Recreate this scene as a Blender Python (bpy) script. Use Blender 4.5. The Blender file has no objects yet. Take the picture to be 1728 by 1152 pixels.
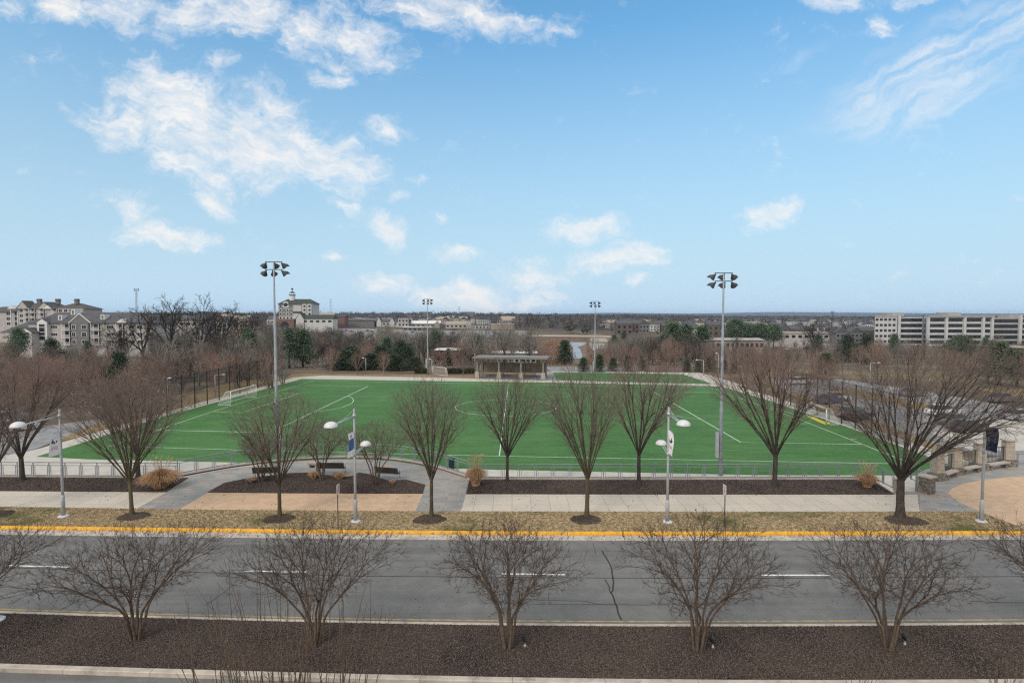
import bpy, bmesh, math, random
import numpy as np
from mathutils import Vector, Matrix

R = math.radians
sc = bpy.context.scene
COL = sc.collection
rnd = random.Random(7)

# ------------------------------------------------------------------ camera
F = 960.0            # focal length in pixels of the 1728 px wide photograph
CAM_H = 12.0
PITCH = math.atan(44.0 / F)
cam_data = bpy.data.cameras.new('camera')
cam = bpy.data.objects.new('camera', cam_data)
COL.objects.link(cam)
cam_data.sensor_fit = 'HORIZONTAL'
cam_data.sensor_width = 36.0
cam_data.lens = 36.0 * F / 1728.0
cam_data.clip_start = 0.1
cam_data.clip_end = 40000
cam.location = (0, 0, CAM_H)
cam.rotation_euler = (math.pi / 2 - PITCH, 0, 0)
sc.camera = cam
CP, SP = math.cos(PITCH), math.sin(PITCH)


def ray(px, py):
    a, b = (px - 864.0) / F, -(py - 576.0) / F
    return (a, CP + b * SP, b * CP - SP)


def G(px, py, z=0.0):
    """the place on the level z that the photograph shows at a pixel"""
    d = ray(px, py)
    t = (z - CAM_H) / d[2]
    return Vector((d[0] * t, d[1] * t, z))


def P(px, py, D):
    d = ray(px, py)
    t = D / d[1]
    return Vector((d[0] * t, D, CAM_H + d[2] * t))


# ------------------------------------------------------------------ light
SUN_EL, SUN_AZ = R(42), R(215)      # azimuth measured clockwise from +Y
EXPOSURE = 0.0
sc.view_settings.view_transform = 'Standard'
sc.view_settings.look = 'None'
sc.view_settings.gamma = 1.0
sc.view_settings.exposure = EXPOSURE
sun_d = bpy.data.lights.new('sun', 'SUN')
sun_d.energy = 2.1
sun_d.angle = R(24)
sun_d.color = (1.0, 0.92, 0.80)
sun = bpy.data.objects.new('sun', sun_d)
COL.objects.link(sun)
sdir = Vector((math.sin(SUN_AZ) * math.cos(SUN_EL), math.cos(SUN_AZ) * math.cos(SUN_EL), math.sin(SUN_EL)))
sun.rotation_euler = sdir.to_track_quat('Z', 'Y').to_euler()
sun.location = (0, -20, 60)

world = bpy.data.worlds.new('World')
sc.world = world
world.use_nodes = True


class NT:
    """small helper to write node trees"""
    def __init__(s, tree):
        s.t = tree
        s.n = tree.nodes
        s.l = tree.links

    def node(s, typ, **kw):
        n = s.n.new(typ)
        for k, v in kw.items():
            setattr(n, k, v)
        return n

    def put(s, sock, v):
        if v is None:
            return
        if isinstance(v, bpy.types.NodeSocket):
            s.l.new(v, sock)
        else:
            sock.default_value = v

    def math(s, op, a, b=None, c=None, clamp=False):
        n = s.node('ShaderNodeMath', operation=op, use_clamp=clamp)
        s.put(n.inputs[0], a)
        s.put(n.inputs[1], b)
        s.put(n.inputs[2], c)
        return n.outputs[0]

    def mix(s, f, a, b, blend='MIX'):
        n = s.node('ShaderNodeMix', data_type='RGBA', blend_type=blend)
        s.put(n.inputs[0], f)
        for sock, v in ((n.inputs[6], a), (n.inputs[7], b)):
            if isinstance(v, (tuple, list)) and len(v) == 3:
                v = (*v, 1)
            s.put(sock, v)
        return n.outputs[2]

    def noise(s, vec, scale, detail=4, rough=0.55, dist=0.0):
        n = s.node('ShaderNodeTexNoise')
        s.put(n.inputs['Vector'], vec)
        n.inputs['Scale'].default_value = scale
        n.inputs['Detail'].default_value = detail
        n.inputs['Roughness'].default_value = rough
        n.inputs['Distortion'].default_value = dist
        return n.outputs['Fac']

    def smooth(s, v, lo, hi, a=0.0, b=1.0):
        n = s.node('ShaderNodeMapRange', interpolation_type='SMOOTHSTEP')
        s.put(n.inputs['Value'], v)
        for k, x in (('From Min', lo), ('From Max', hi), ('To Min', a), ('To Max', b)):
            n.inputs[k].default_value = x
        return n.outputs['Result']

    def lin(s, v, lo, hi, a=0.0, b=1.0):
        n = s.node('ShaderNodeMapRange')
        s.put(n.inputs['Value'], v)
        for k, x in (('From Min', lo), ('From Max', hi), ('To Min', a), ('To Max', b)):
            n.inputs[k].default_value = x
        return n.outputs['Result']


w = NT(world.node_tree)
w.n.clear()
w_out = w.node('ShaderNodeOutputWorld')
w_bg = w.node('ShaderNodeBackground')
w_bg.inputs['Strength'].default_value = 0.15
sky = w.node('ShaderNodeTexSky', sky_type='NISHITA')
sky.sun_disc = False
sky.sun_elevation = SUN_EL
sky.sun_rotation = SUN_AZ
sky.air_density = 1.0
sky.dust_density = 0.3
sky.ozone_density = 1.5
tc = w.node('ShaderNodeTexCoord')
sep = w.node('ShaderNodeSeparateXYZ')
w.l.new(tc.outputs['Generated'], sep.inputs[0])
front = w.math('GREATER_THAN', sep.outputs[1], 0.08)
ysafe = w.math('MAXIMUM', sep.outputs[1], 0.08)
cu = w.math('DIVIDE', sep.outputs[0], ysafe)
cv = w.math('DIVIDE', sep.outputs[2], ysafe)
comb = w.node('ShaderNodeCombineXYZ')
w.l.new(cu, comb.inputs[0])
w.l.new(cv, comb.inputs[1])
uv = comb.outputs[0]
# ragged edges: bend the coordinates by noise
nwarp = w.node('ShaderNodeTexNoise')
nwarp.inputs['Scale'].default_value = 7.0
nwarp.inputs['Detail'].default_value = 6
nwarp.inputs['Roughness'].default_value = 0.62
w.l.new(uv, nwarp.inputs['Vector'])
vsub = w.node('ShaderNodeVectorMath', operation='SUBTRACT')
w.l.new(nwarp.outputs['Color'], vsub.inputs[0])
vsub.inputs[1].default_value = (0.5, 0.5, 0.5)
vmad = w.node('ShaderNodeVectorMath', operation='MULTIPLY_ADD')
w.l.new(vsub.outputs[0], vmad.inputs[0])
vmad.inputs[1].default_value = (0.12, 0.09, 0.0)
w.l.new(uv, vmad.inputs[2])
wuv = vmad.outputs[0]
# cloud masses: px, py, half width, half height, tilt (deg, clockwise), weight
CLOUDS = [
    (285, 185, 165, 88, 22, 1.0), (400, 235, 215, 82, 14, 1.1), (540, 275, 145, 62, 10, 1.0), (200, 212, 105, 42, 18, .95),
    (262, 135, 70, 42, -15, .8), (450, 168, 85, 38, 18, .75), (330, 285, 140, 40, 18, .9), (600, 290, 80, 42, 0, .9),
    (362, 345, 55, 26, 18, .85), (285, 395, 115, 28, 6, .9), (232, 358, 60, 26, 35, .8), (555, 127, 46, 20, 0, .85),
    (655, 392, 60, 24, 35, .8), (582, 352, 40, 14, 15, .7), (650, 215, 60, 34, 0, .72), (705, 305, 32, 11, -15, .65), (105, 182, 26, 14, 30, .65),
    (110, 8, 70, 26, 0, 1.0), (210, 8, 120, 45, 0, 1.0), (330, 20, 100, 50, 0, 1.1), (420, 22, 100, 55, 0, 1.0),
    (520, 48, 95, 56, 0, .85), (612, 66, 100, 48, 18, 1.0), (740, 12, 150, 38, 8, 1.0), (850, 42, 110, 28, 14, .9),
    (935, 60, 42, 14, 0, .75), (15, 10, 45, 20, 0, .8), (375, 105, 38, 22, 0, .65), (555, 90, 60, 30, 40, .7),
    (985, 392, 82, 34, 0, 1.0), (1035, 437, 110, 30, -8, 1.0), (776, 430, 44, 20, 0, .9), (890, 470, 80, 42, 0, .78),
    (790, 505, 125, 34, 0, .95), (870, 515, 105, 25, 0, .9), (735, 500, 60, 30, 0, .85), (918, 500, 48, 22, 0, .85),
    (660, 480, 55, 30, 0, .7), (562, 432, 36, 14, 0, .62), (1080, 473, 32, 11, 0, .75), (1302, 368, 74, 32, -4, .88), (740, 372, 30, 16, 0, .6),
    (1490, 45, 44, 28, 0, .7), (1400, 6, 62, 22, 0, .8), (1540, 2, 110, 20, 0, .85), (665, 340, 20, 10, 0, .62),
]
mask = None
for (px, py, rx, ry, ang, wt) in CLOUDS:
    d = ray(px, py)
    n = w.node('ShaderNodeMapping', vector_type='TEXTURE')
    w.l.new(wuv, n.inputs['Vector'])
    n.inputs['Location'].default_value = (d[0] / d[1], d[2] / d[1], 0)
    n.inputs['Rotation'].default_value = (0, 0, R(-ang))
    n.inputs['Scale'].default_value = (rx * 1.15 / F, ry * 1.22 / F, 1)
    g = w.node('ShaderNodeTexGradient', gradient_type='SPHERICAL')
    w.l.new(n.outputs[0], g.inputs[0])
    m = w.math('MULTIPLY', g.outputs['Fac'], wt)
    mask = m if mask is None else w.math('MAXIMUM', mask, m)
nmap = w.node('ShaderNodeMapping')
w.l.new(wuv, nmap.inputs['Vector'])
nmap.inputs['Scale'].default_value = (1.0, 1.5, 1.0)
nmap.inputs['Rotation'].default_value = (0, 0, R(12))
nz = w.noise(nmap.outputs[0], 9.0, 9, 0.63)
nz2 = w.noise(nmap.outputs[0], 26.0, 6, 0.6)
nz3 = w.noise(nmap.outputs[0], 75.0, 5, 0.65)
nzz = w.math('MULTIPLY_ADD', w.math('SUBTRACT', nz2, 0.5), 0.55, nz)
nzz = w.math('MULTIPLY_ADD', w.math('SUBTRACT', nz3, 0.5), 0.30, nzz)
dens = w.math('MULTIPLY_ADD', w.math('SUBTRACT', nzz, 0.5), 1.9, w.math('MULTIPLY', mask, 1.2))
alpha = w.smooth(dens, 0.14, 1.05, 0.0, 0.97)
smap = w.node('ShaderNodeMapping', vector_type='TEXTURE')
w.l.new(wuv, smap.inputs['Vector'])
smap.inputs['Rotation'].default_value = (0, 0, R(-20))
smap.inputs['Scale'].default_value = (1.0, .36, 1.0)
inner = w.lin(w.noise(smap.outputs[0], 13.0, 9, 0.66), 0.36, 0.62, 0.38, 1.0)
core = w.smooth(dens, 1.15, 2.1, 0.0, 0.75)
alpha = w.math('MULTIPLY', alpha, w.math('MAXIMUM', inner, core))
# streaky high cloud on the right
cmap = w.node('ShaderNodeMapping', vector_type='TEXTURE')
w.l.new(wuv, cmap.inputs['Vector'])
cmap.inputs['Rotation'].default_value = (0, 0, R(29))
cmap.inputs['Scale'].default_value = (.24, .034, 1.0)
cn = w.noise(cmap.outputs[0], 1.2, 7, 0.6)
cm = None
for (px, py, rx, ry, ang, wt) in [(1600, 100, 300, 75, -27, 1.0), (1570, 170, 190, 42, -20, .75), (1690, 45, 200, 50, -20, .9), (1340, 100, 90, 16, -20, .4)]:
    d = ray(px, py)
    n = w.node('ShaderNodeMapping', vector_type='TEXTURE')
    w.l.new(wuv, n.inputs['Vector'])
    n.inputs['Location'].default_value = (d[0] / d[1], d[2] / d[1], 0)
    n.inputs['Rotation'].default_value = (0, 0, R(-ang))
    n.inputs['Scale'].default_value = (rx / F, ry / F, 1)
    g = w.node('ShaderNodeTexGradient', gradient_type='SPHERICAL')
    w.l.new(n.outputs[0], g.inputs[0])
    m = w.math('MULTIPLY', g.outputs['Fac'], wt)
    cm = m if cm is None else w.math('MAXIMUM', cm, m)
cir = w.math('MULTIPLY', w.smooth(cm, 0.0, 0.6), w.smooth(cn, 0.32, 0.72))
cir = w.math('MULTIPLY', cir, 0.62)
alpha = w.math('MAXIMUM', alpha, cir)
alpha = w.math('MULTIPLY', alpha, front)
# unseen bright cloud added overhead and behind, to give soft neutral light
cov = w.math('MAXIMUM', w.smooth(sep.outputs[2], 0.50, 0.72), w.smooth(sep.outputs[1], 0.25, -0.15))
covn = w.smooth(w.noise(tc.outputs['Generated'], 3.0, 6, 0.6), 0.30, 0.55, 0.75, 1.0)
alpha = w.math('MAXIMUM', alpha, w.math('MULTIPLY', cov, covn))
# sky colour: the physical sky with a paler, clearer band towards the horizon
hsv = w.node('ShaderNodeHueSaturation')
hsv.inputs['Saturation'].default_value = 1.0
w.l.new(sky.outputs[0], hsv.inputs['Color'])
SKY_TINT = (.87, 1.36, 1.40)
sky_t = w.mix(1.0, hsv.outputs[0], SKY_TINT, 'MULTIPLY')
HAZE_SKY = (3.65, 4.95, 6.05)
up = sep.outputs[2]
hz = w.lin(up, 0.03, 0.44, 1.0, 0.0)
fade = w.lin(up, 0.085, 0.44, 0.55, 1.0)      # clear winter air: less glare low down
fc = w.node('ShaderNodeCombineXYZ')
for i_ in range(3):
    w.l.new(fade, fc.inputs[i_])
sky_t = w.mix(1.0, sky_t, fc.outputs[0], 'MULTIPLY')
sky_c = w.mix(hz, sky_t, HAZE_SKY)
CLOUD = (6.45, 6.35, 6.25)
thick = w.smooth(w.math('ADD', dens, 0.0), 0.6, 1.7, 1.0, 0.93)
cl = w.mix(1.0, CLOUD, w.math('MULTIPLY', thick, 1.0), 'MULTIPLY')
final_sky = w.mix(alpha, sky_c, cl)
w.l.new(final_sky, w_bg.inputs['Color'])
w.l.new(w_bg.outputs[0], w_out.inputs['Surface'])

sc.cycles.use_denoising = False
sc.cycles.filter_width = 1.25
sc.cycles.max_bounces = 6
sc.cycles.diffuse_bounces = 3
sc.cycles.glossy_bounces = 2
sc.cycles.transparent_max_bounces = 16
sc.cycles.volume_bounces = 0

# ------------------------------------------------------------------ materials
MATS = {}


def mat(name, c1, c2=None, scale=1.0, detail=5, rough=0.8, bump=0.0, bscale=None, lo=0.35, hi=0.65, metal=0.0,
        c3=None, s3=0.1, lo3=0.45, hi3=0.65, spec=0.3, stretch=None, extra=None, local=False):
    m = bpy.data.materials.new(name)
    m.use_nodes = True
    k = NT(m.node_tree)
    b = k.n['Principled BSDF']
    b.inputs['Roughness'].default_value = rough
    b.inputs['Metallic'].default_value = metal
    b.inputs['Specular IOR Level'].default_value = spec
    if local:
        pos = k.node('ShaderNodeTexCoord').outputs['Object']
    else:
        pos = k.node('ShaderNodeNewGeometry').outputs['Position']
    if stretch:
        mp = k.node('ShaderNodeMapping')
        k.l.new(pos, mp.inputs['Vector'])
        mp.inputs['Scale'].default_value = stretch
        pos = mp.outputs[0]
    col = (*c1, 1)
    if c2 is not None:
        f = k.smooth(k.noise(pos, scale, detail, 0.6), lo, hi)
        col = k.mix(f, c1, c2)
    if c3 is not None:
        f3 = k.smooth(k.noise(pos, s3, 4, 0.6), lo3, hi3)
        col = k.mix(f3, col, c3)
    if extra:
        col = extra(k, pos, col)
    k.put(b.inputs['Base Color'], col)
    if bump:
        bn = k.node('ShaderNodeBump')
        bn.inputs['Strength'].default_value = bump
        bn.inputs['Distance'].default_value = 0.05
        k.l.new(k.noise(pos, bscale or scale * 3, 5, 0.6), bn.inputs['Height'])
        k.l.new(bn.outputs[0], b.inputs['Normal'])
    MATS[name] = m
    return m


def speckle(col, amount, size, thr=0.75):
    """small light or dark flecks with a shape of their own"""
    def f(k, pos, c):
        n = k.noise(pos, size, 2, 0.5)
        return k.mix(k.math('MULTIPLY', k.smooth(n, thr - 0.05, thr + 0.05), amount), c, col)
    return f


def joints(step, wid, col):
    """cast joints across a kerb"""
    def f(k, pos, c):
        q = k.node('ShaderNodeSeparateXYZ')
        k.l.new(pos, q.inputs[0])
        fr = k.math('FRACT', k.math('DIVIDE', q.outputs[0], step))
        return k.mix(k.math('MULTIPLY', k.math('LESS_THAN', fr, wid / step), .8), c, col)
    return f


def bricks(c1, c2, cm, bw, rh, mortar, offset=0.5, blend=None, squash=1.0):
    def f(k, pos, c):
        b = k.node('ShaderNodeTexBrick')
        b.offset = offset
        b.inputs['Scale'].default_value = 1.0
        b.inputs['Brick Width'].default_value = bw
        b.inputs['Row Height'].default_value = rh
        b.inputs['Mortar Size'].default_value = mortar
        b.inputs['Mortar Smooth'].default_value = 0.1
        b.inputs['Color1'].default_value = (*c1, 1)
        b.inputs['Color2'].default_value = (*c2, 1)
        b.inputs['Mortar'].default_value = (*cm, 1)
        k.l.new(pos, b.inputs['Vector'])
        return k.mix(0.8 if blend is None else blend, c, b.outputs['Color'])
    return f


def slabs(pos, k, c):
    """flagstones: each stone its own tint"""
    b = k.node('ShaderNodeTexBrick')
    b.offset = 0.37
    b.inputs['Scale'].default_value = 1.0
    b.inputs['Brick Width'].default_value = 0.85
    b.inputs['Row Height'].default_value = 0.5
    b.inputs['Mortar Size'].default_value = 0.012
    b.inputs['Color1'].default_value = (0, 0, 0, 1)
    b.inputs['Color2'].default_value = (1, 1, 1, 1)
    b.inputs['Mortar'].default_value = (0.5, 0.5, 0.5, 1)
    k.l.new(pos, b.inputs['Vector'])
    r = k.node('ShaderNodeValToRGB')
    r.color_ramp.interpolation = 'CONSTANT'
    e = r.color_ramp.elements
    cols = [(0.0, (.25, .255, .25)), (.2, (.31, .30, .28)), (.38, (.22, .235, .235)), (.55, (.34, .28, .235)), (.66, (.28, .28, .265)),
            (.82, (.34, .32, .285)), (.93, (.30, .24, .20))]
    e[0].position, e[0].color = cols[0][0], (*cols[0][1], 1)
    e[1].position, e[1].color = cols[1][0], (*cols[1][1], 1)
    for p, cc in cols[2:]:
        q = e.new(p)
        q.color = (*cc, 1)
    k.l.new(b.outputs['Color'], r.inputs[0])
    c = k.mix(0.72, c, r.outputs[0])
    return k.mix(k.math('MULTIPLY', b.outputs['Fac'], 0.6), c, (.16, .15, .14))


def asphalt_extra(k, pos, c):
    n = k.noise(pos, 0.25, 5, 0.6)
    c = k.mix(k.math('MULTIPLY', k.smooth(n, 0.35, 0.7), 0.2), c, (.10, .10, .10))
    mp = k.node('ShaderNodeMapping')
    k.l.new(pos, mp.inputs['Vector'])
    mp.inputs['Scale'].default_value = (0.035, 0.75, 1)
    ns = k.noise(mp.outputs[0], 1.6, 5, 0.6)
    c = k.mix(k.math('MULTIPLY', k.smooth(ns, 0.45, 0.66), 0.42), c, (.082, .081, .080))
    c = k.mix(k.math('MULTIPLY', k.smooth(ns, 0.46, 0.30), 0.25), c, (.20, .195, .188))
    n2 = k.noise(pos, 28, 3, 0.6)
    c = k.mix(k.math('MULTIPLY', k.smooth(n2, 0.55, 0.72), 0.6), c, (.27, .265, .255))
    n4 = k.noise(pos, 22, 3, 0.6)
    c = k.mix(k.math('MULTIPLY', k.smooth(n4, 0.58, 0.72), 0.6), c, (.075, .075, .075))
    return c


def wood_floor(k, pos, c):
    """leaf litter of the far woods, from the retail park outwards"""
    q = k.node('ShaderNodeSeparateXYZ')
    k.l.new(pos, q.inputs[0])
    return k.mix(k.smooth(q.outputs[1], 470, 600), c, (.052, .045, .040))


def turf_extra(k, pos, c):
    sepx = k.node('ShaderNodeSeparateXYZ')
    k.l.new(pos, sepx.inputs[0])
    s = k.math('SINE', k.math('MULTIPLY', sepx.outputs[1], 1.35))
    n = k.noise(pos, 0.06, 4, 0.6)
    f = k.math('MULTIPLY_ADD', s, 0.22, k.smooth(n, 0.35, 0.65))
    c = k.mix(k.math('MULTIPLY', f, 0.45, clamp=True), c, (.096, .205, .058))
    mp = k.node('ShaderNodeMapping')
    k.l.new(pos, mp.inputs['Vector'])
    mp.inputs['Scale'].default_value = (0.25, 1.6, 1)
    n2 = k.noise(mp.outputs[0], 1.4, 5, 0.65)
    c = k.mix(k.math('MULTIPLY', k.smooth(n2, 0.4, 0.7), 0.55), c, (.020, .068, .017))
    n3 = k.noise(pos, 9.0, 3, 0.6)
    return k.mix(k.math('MULTIPLY', k.smooth(n3, 0.5, 0.7), 0.35), c, (.075, .17, .08))


mat('turf', (.036, .108, .020), (.062, .160, .031), 5.0, 6, 0.75, 0.25, 30, extra=turf_extra, spec=.15)
mat('line_white', (.62, .66, .62), (.44, .52, .45), 3.0, 4, 0.8)
tb_ = MATS['turf'].node_tree.nodes['Principled BSDF']      # standing fibres catch the light at a low angle
tb_.inputs['Sheen Weight'].default_value = .06
tb_.inputs['Sheen Roughness'].default_value = .45
tb_.inputs['Sheen Tint'].default_value = (.55, .85, .55, 1)
mat('field_path', (.50, .465, .41), (.43, .40, .355), 1.2, 5, 0.85)
mat('asphalt', (.148, .147, .143), (.176, .174, .170), 1.3, 6, 0.85, 0.15, 60, extra=asphalt_extra)
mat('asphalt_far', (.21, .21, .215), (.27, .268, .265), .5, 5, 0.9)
mat('crack', (.035, .035, .036), rough=.9)
mat('paint_white', (.74, .74, .73), (.50, .50, .49), 9.0, 5, 0.7, lo=.5, hi=.75)
mat('paint_yellow_faded', (.42, .31, .12), (.22, .19, .13), 4.0, 6, 0.8, lo=.35, hi=.65)
mat('gutter', (.50, .455, .40), (.40, .365, .325), 1.5, 5, 0.85, c3=(.27, .25, .225), s3=.8, lo3=.50, hi3=.72, extra=joints(3.05, .025, (.16, .145, .13)))
mat('kerb_yellow', (.75, .40, .035), (.62, .31, .03), 3.0, 6, 0.6, c3=(.30, .19, .075), s3=3.4, lo3=.54, hi3=.68, extra=joints(3.05, .03, (.10, .075, .04)))
mat('kerb_stone', (.50, .445, .38), (.39, .345, .30), 2.0, 5, 0.85, c3=(.27, .24, .205), s3=1.1, lo3=.5, hi3=.7, extra=joints(3.05, .02, (.12, .10, .09)))
mat('mulch', (.040, .028, .022), (.115, .084, .068), 11.0, 6, 0.95, 0.9, 26, extra=speckle((.33, .28, .255), .75, 30, .66), c3=(.038, .028, .024), s3=.35, spec=.1)
mat('verge_grass', (.50, .385, .235), (.17, .135, .078), 4.5, 6, 0.95, 0.9, 25, lo=.38, hi=.62, c3=(.105, .115, .045), s3=.22, lo3=.5, hi3=.72, spec=.1)
mat('dry_grass', (.27, .20, .11), (.20, .15, .085), 1.0, 6, 0.95, 0.5, 12, spec=.1)
mat('sidewalk', (.54, .485, .41), (.44, .40, .345), 1.4, 6, 0.88, c3=(.36, .325, .28), s3=.7, lo3=.55, hi3=.8,
    extra=bricks((.55, .49, .41), (.49, .44, .37), (.27, .245, .21), 1.2, 1.62, .018, 0.0, .75))
mat('flagstone', (.28, .27, .25), (.33, .31, .28), 2.5, 5, 0.85, extra=lambda k, pos, c: slabs(pos, k, c))
mat('tan_concrete', (.55, .385, .255), (.47, .325, .215), 1.6, 6, 0.88, c3=(.42, .30, .205), s3=.9, lo3=.52, hi3=.75, extra=speckle((.64, .50, .36), .5, 22, .62))
mat('ground', (.15, .115, .085), (.095, .078, .062), .12, 7, 0.95, 0.4, 3, c3=(.20, .16, .095), s3=.035, spec=.1, extra=lambda k, pos, c: wood_floor(k, pos, c))
mat('terrace', (.30, .27, .24), (.24, .21, .19), 3, 5, .9)
mat('cap_stone', (.44, .385, .33), (.36, .31, .27), 2.5, 5, .85)
mat('wall_stone', (.20, .135, .10), (.14, .10, .08), 4, 5, .9)
mat('rail_paint', (.235, .265, .29), (.20, .225, .245), 4, 3, .45, spec=.4)
mat('pole_paint', (.41, .425, .45), (.36, .375, .40), 3, 3, .42, spec=.45)
mat('galv', (.30, .335, .37), (.24, .27, .30), 2, 3, .5, spec=.45)
mat('dome_white', (.60, .60, .62), (.54, .54, .56), 5, 3, .35, spec=.5)
mat('lamp_lens', (.5, .5, .5), rough=.2)
mat('banner_white', (.88, .88, .89), rough=.7)
mat('banner_blue', (.045, .12, .31), (.06, .15, .36), 3, 3, rough=.7)
mat('banner_navy', (.018, .024, .055), rough=.7)
mat('ink_dark', (.035, .045, .06), rough=.7)
mat('ink_red', (.45, .06, .06), rough=.6)
mat('ink_grey', (.32, .34, .37), rough=.7)
mat('black_metal', (.016, .017, .018), rough=.5)
mat('dark_metal', (.045, .05, .052), (.06, .065, .065), 3, 3, .5)
mat('bench_slat', (.060, .054, .045), (.045, .041, .036), 6, 4, .6)
mat('bench_frame', (.40, .42, .44), rough=.4)
mat('bin_stone', (.42, .40, .37), (.35, .335, .31), 6, 5, .85)
mat('green_plastic', (.02, .065, .055), rough=.5)
mat('goal_white', (.66, .66, .66), rough=.4)
mat('goal_yellow', (.60, .42, .03), rough=.5)
mat('rubble', (.12, .105, .09), (.24, .21, .175), 5.0, 4, .9, .8, 7, lo=.42, hi=.58)
mat('pier_stone', (.40, .345, .285), (.33, .285, .235), 3.0, 5, .88, .3, 6)
mat('oak_bark', (.060, .050, .043), (.040, .034, .030), 2, 5, .95, spec=.1)
mat('bark', (.082, .068, .058), (.048, .041, .037), 7.0, 6, .95, .6, 18, stretch=(1, 1, .35), spec=.1)
mat('bark_olive', (.105, .090, .058), (.062, .052, .038), 7.0, 6, .95, .6, 18, stretch=(1, 1, .35), c3=(.12, .105, .06), s3=.8, spec=.1)
mat('twig', (.190, .150, .130), (.115, .092, .082), 1.5, 3, .95, spec=.1)
mat('twig_red', (.225, .152, .136), (.135, .102, .094), 1.2, 3, .95, spec=.1)
mat('myrtle_bark', (.155, .115, .088), (.095, .072, .058), 5.0, 5, .9, .3, 14, spec=.1)
mat('myrtle_twig', (.095, .072, .062), (.065, .052, .047), 2.0, 3, .95, spec=.1)
mat('wood_grey', (.27, .24, .212), (.165, .148, .13), .10, 4, .95, c3=(.125, .118, .10), s3=.045, lo3=.48, hi3=.62, spec=.1)
mat('wood_light', (.31, .285, .255), (.20, .185, .165), .2, 4, .95, spec=.1)
mat('wood_dark', (.115, .10, .09), (.075, .066, .06), .2, 4, .95, spec=.1)
mat('wood_olive', (.23, .21, .155), (.15, .138, .105), .2, 4, .95, spec=.1)
mat('wood_red', (.31, .205, .172), (.20, .148, .125), .15, 4, .95, spec=.1)
mat('wood_far', (.085, .076, .068), (.12, .104, .092), .02, 5, .95, c3=(.036, .042, .032), s3=.012, lo3=.52, hi3=.66, spec=.1)
mat('pine', (.075, .115, .072), (.115, .16, .10), .9, 4, .9, spec=.1)
mat('pine_dark', (.042, .060, .042), (.075, .098, .060), .9, 4, .9, spec=.1)
mat('pampas', (.62, .40, .25), (.40, .25, .14), 6, 4, .9, spec=.1)
mat('pampas_plume', (.50, .40, .235), (.40, .31, .17), 6, 4, .9, spec=.1)
mat('render_white', (.50, .50, .49), (.43, .43, .42), .5, 5, .8)
mat('siding_cream', (.43, .41, .395), (.36, .345, .335), .6, 4, .85)
mat('siding_grey', (.17, .165, .165), (.14, .137, .137), .6, 4, .85)
mat('siding_tan', (.29, .25, .215), rough=.85)
mat('trim_white', (.62, .62, .62), rough=.6)
mat('roof_slate', (.070, .072, .080), (.10, .10, .108), 1.2, 6, .9)
mat('roof_brown', (.074, .068, .067), (.10, .093, .09), 1.2, 6, .9)
mat('roof_green', (.040, .052, .046), (.058, .07, .06), 1.0, 5, .9)
mat('roof_tan', (.32, .27, .22), rough=.9)
mat('roof_orange', (.36, .16, .085), rough=.85)
mat('timber', (.035, .032, .034), rough=.8)
mat('glass', (.016, .018, .022), (.028, .032, .038), .3, 3, .12, spec=.35)
mat('office_white', (.50, .505, .515), (.43, .435, .445), .25, 5, .8)
mat('office_grey', (.36, .345, .335), (.31, .30, .295), .25, 5, .8)
mat('brick_dark', (.125, .10, .088), (.10, .08, .072), .8, 5, .9)
mat('brick_wall', (.19, .115, .092), (.15, .095, .08), .8, 5, .9)
mat('tyre', (.02, .02, .02), rough=.85)
mat('hub', (.4, .4, .42), rough=.35, metal=.6)
mat('head_lamp', (.7, .72, .74), rough=.15)
for cn_, cc_ in (('white', (.68, .68, .68)), ('silver', (.38, .39, .41)), ('black', (.025, .026, .03)), ('red', (.30, .025, .022)), ('blue', (.04, .085, .2)), ('grey', (.15, .155, .165))):
    mat('car_' + cn_, cc_, rough=.25, spec=.55)
mat('water', (.30, .31, .32), (.20, .215, .225), .08, 4, .3, spec=.4)
mat('shelter_steel', (.21, .20, .178), (.17, .16, .145), 1, 3, .5)
mat('shelter_panel', (.25, .205, .15), (.19, .155, .115), .7, 4, .8)
mat('shelter_base', (.36, .315, .255), (.29, .255, .21), 2, 4, .85)
mat('hedge', (.045, .052, .028), (.065, .07, .03), 2, 4, .95)

m = bpy.data.materials.new('mesh_fabric')       # woven fence mesh: part wire, part gap
m.use_nodes = True
k = NT(m.node_tree)
tr = k.node('ShaderNodeBsdfTransparent')
mx = k.node('ShaderNodeMixShader')
k.n['Principled BSDF'].inputs['Base Color'].default_value = (.02, .02, .022, 1)
k.n['Principled BSDF'].inputs['Roughness'].default_value = .7
gp = k.node('ShaderNodeNewGeometry').outputs['Position']
mx.inputs[0].default_value = .34
k.l.new(tr.outputs[0], mx.inputs[1])
k.l.new(k.n['Principled BSDF'].outputs[0], mx.inputs[2])
k.l.new(mx.outputs[0], k.n['Material Output'].inputs['Surface'])
MATS['mesh_fabric'] = m
m = m.copy()
m.name = 'goal_net'
m.node_tree.nodes['Principled BSDF'].inputs['Base Color'].default_value = (.75, .75, .75, 1)
[n for n in m.node_tree.nodes if n.type == 'MIX_SHADER'][0].inputs[0].default_value = .16
MATS['goal_net'] = m


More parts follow.
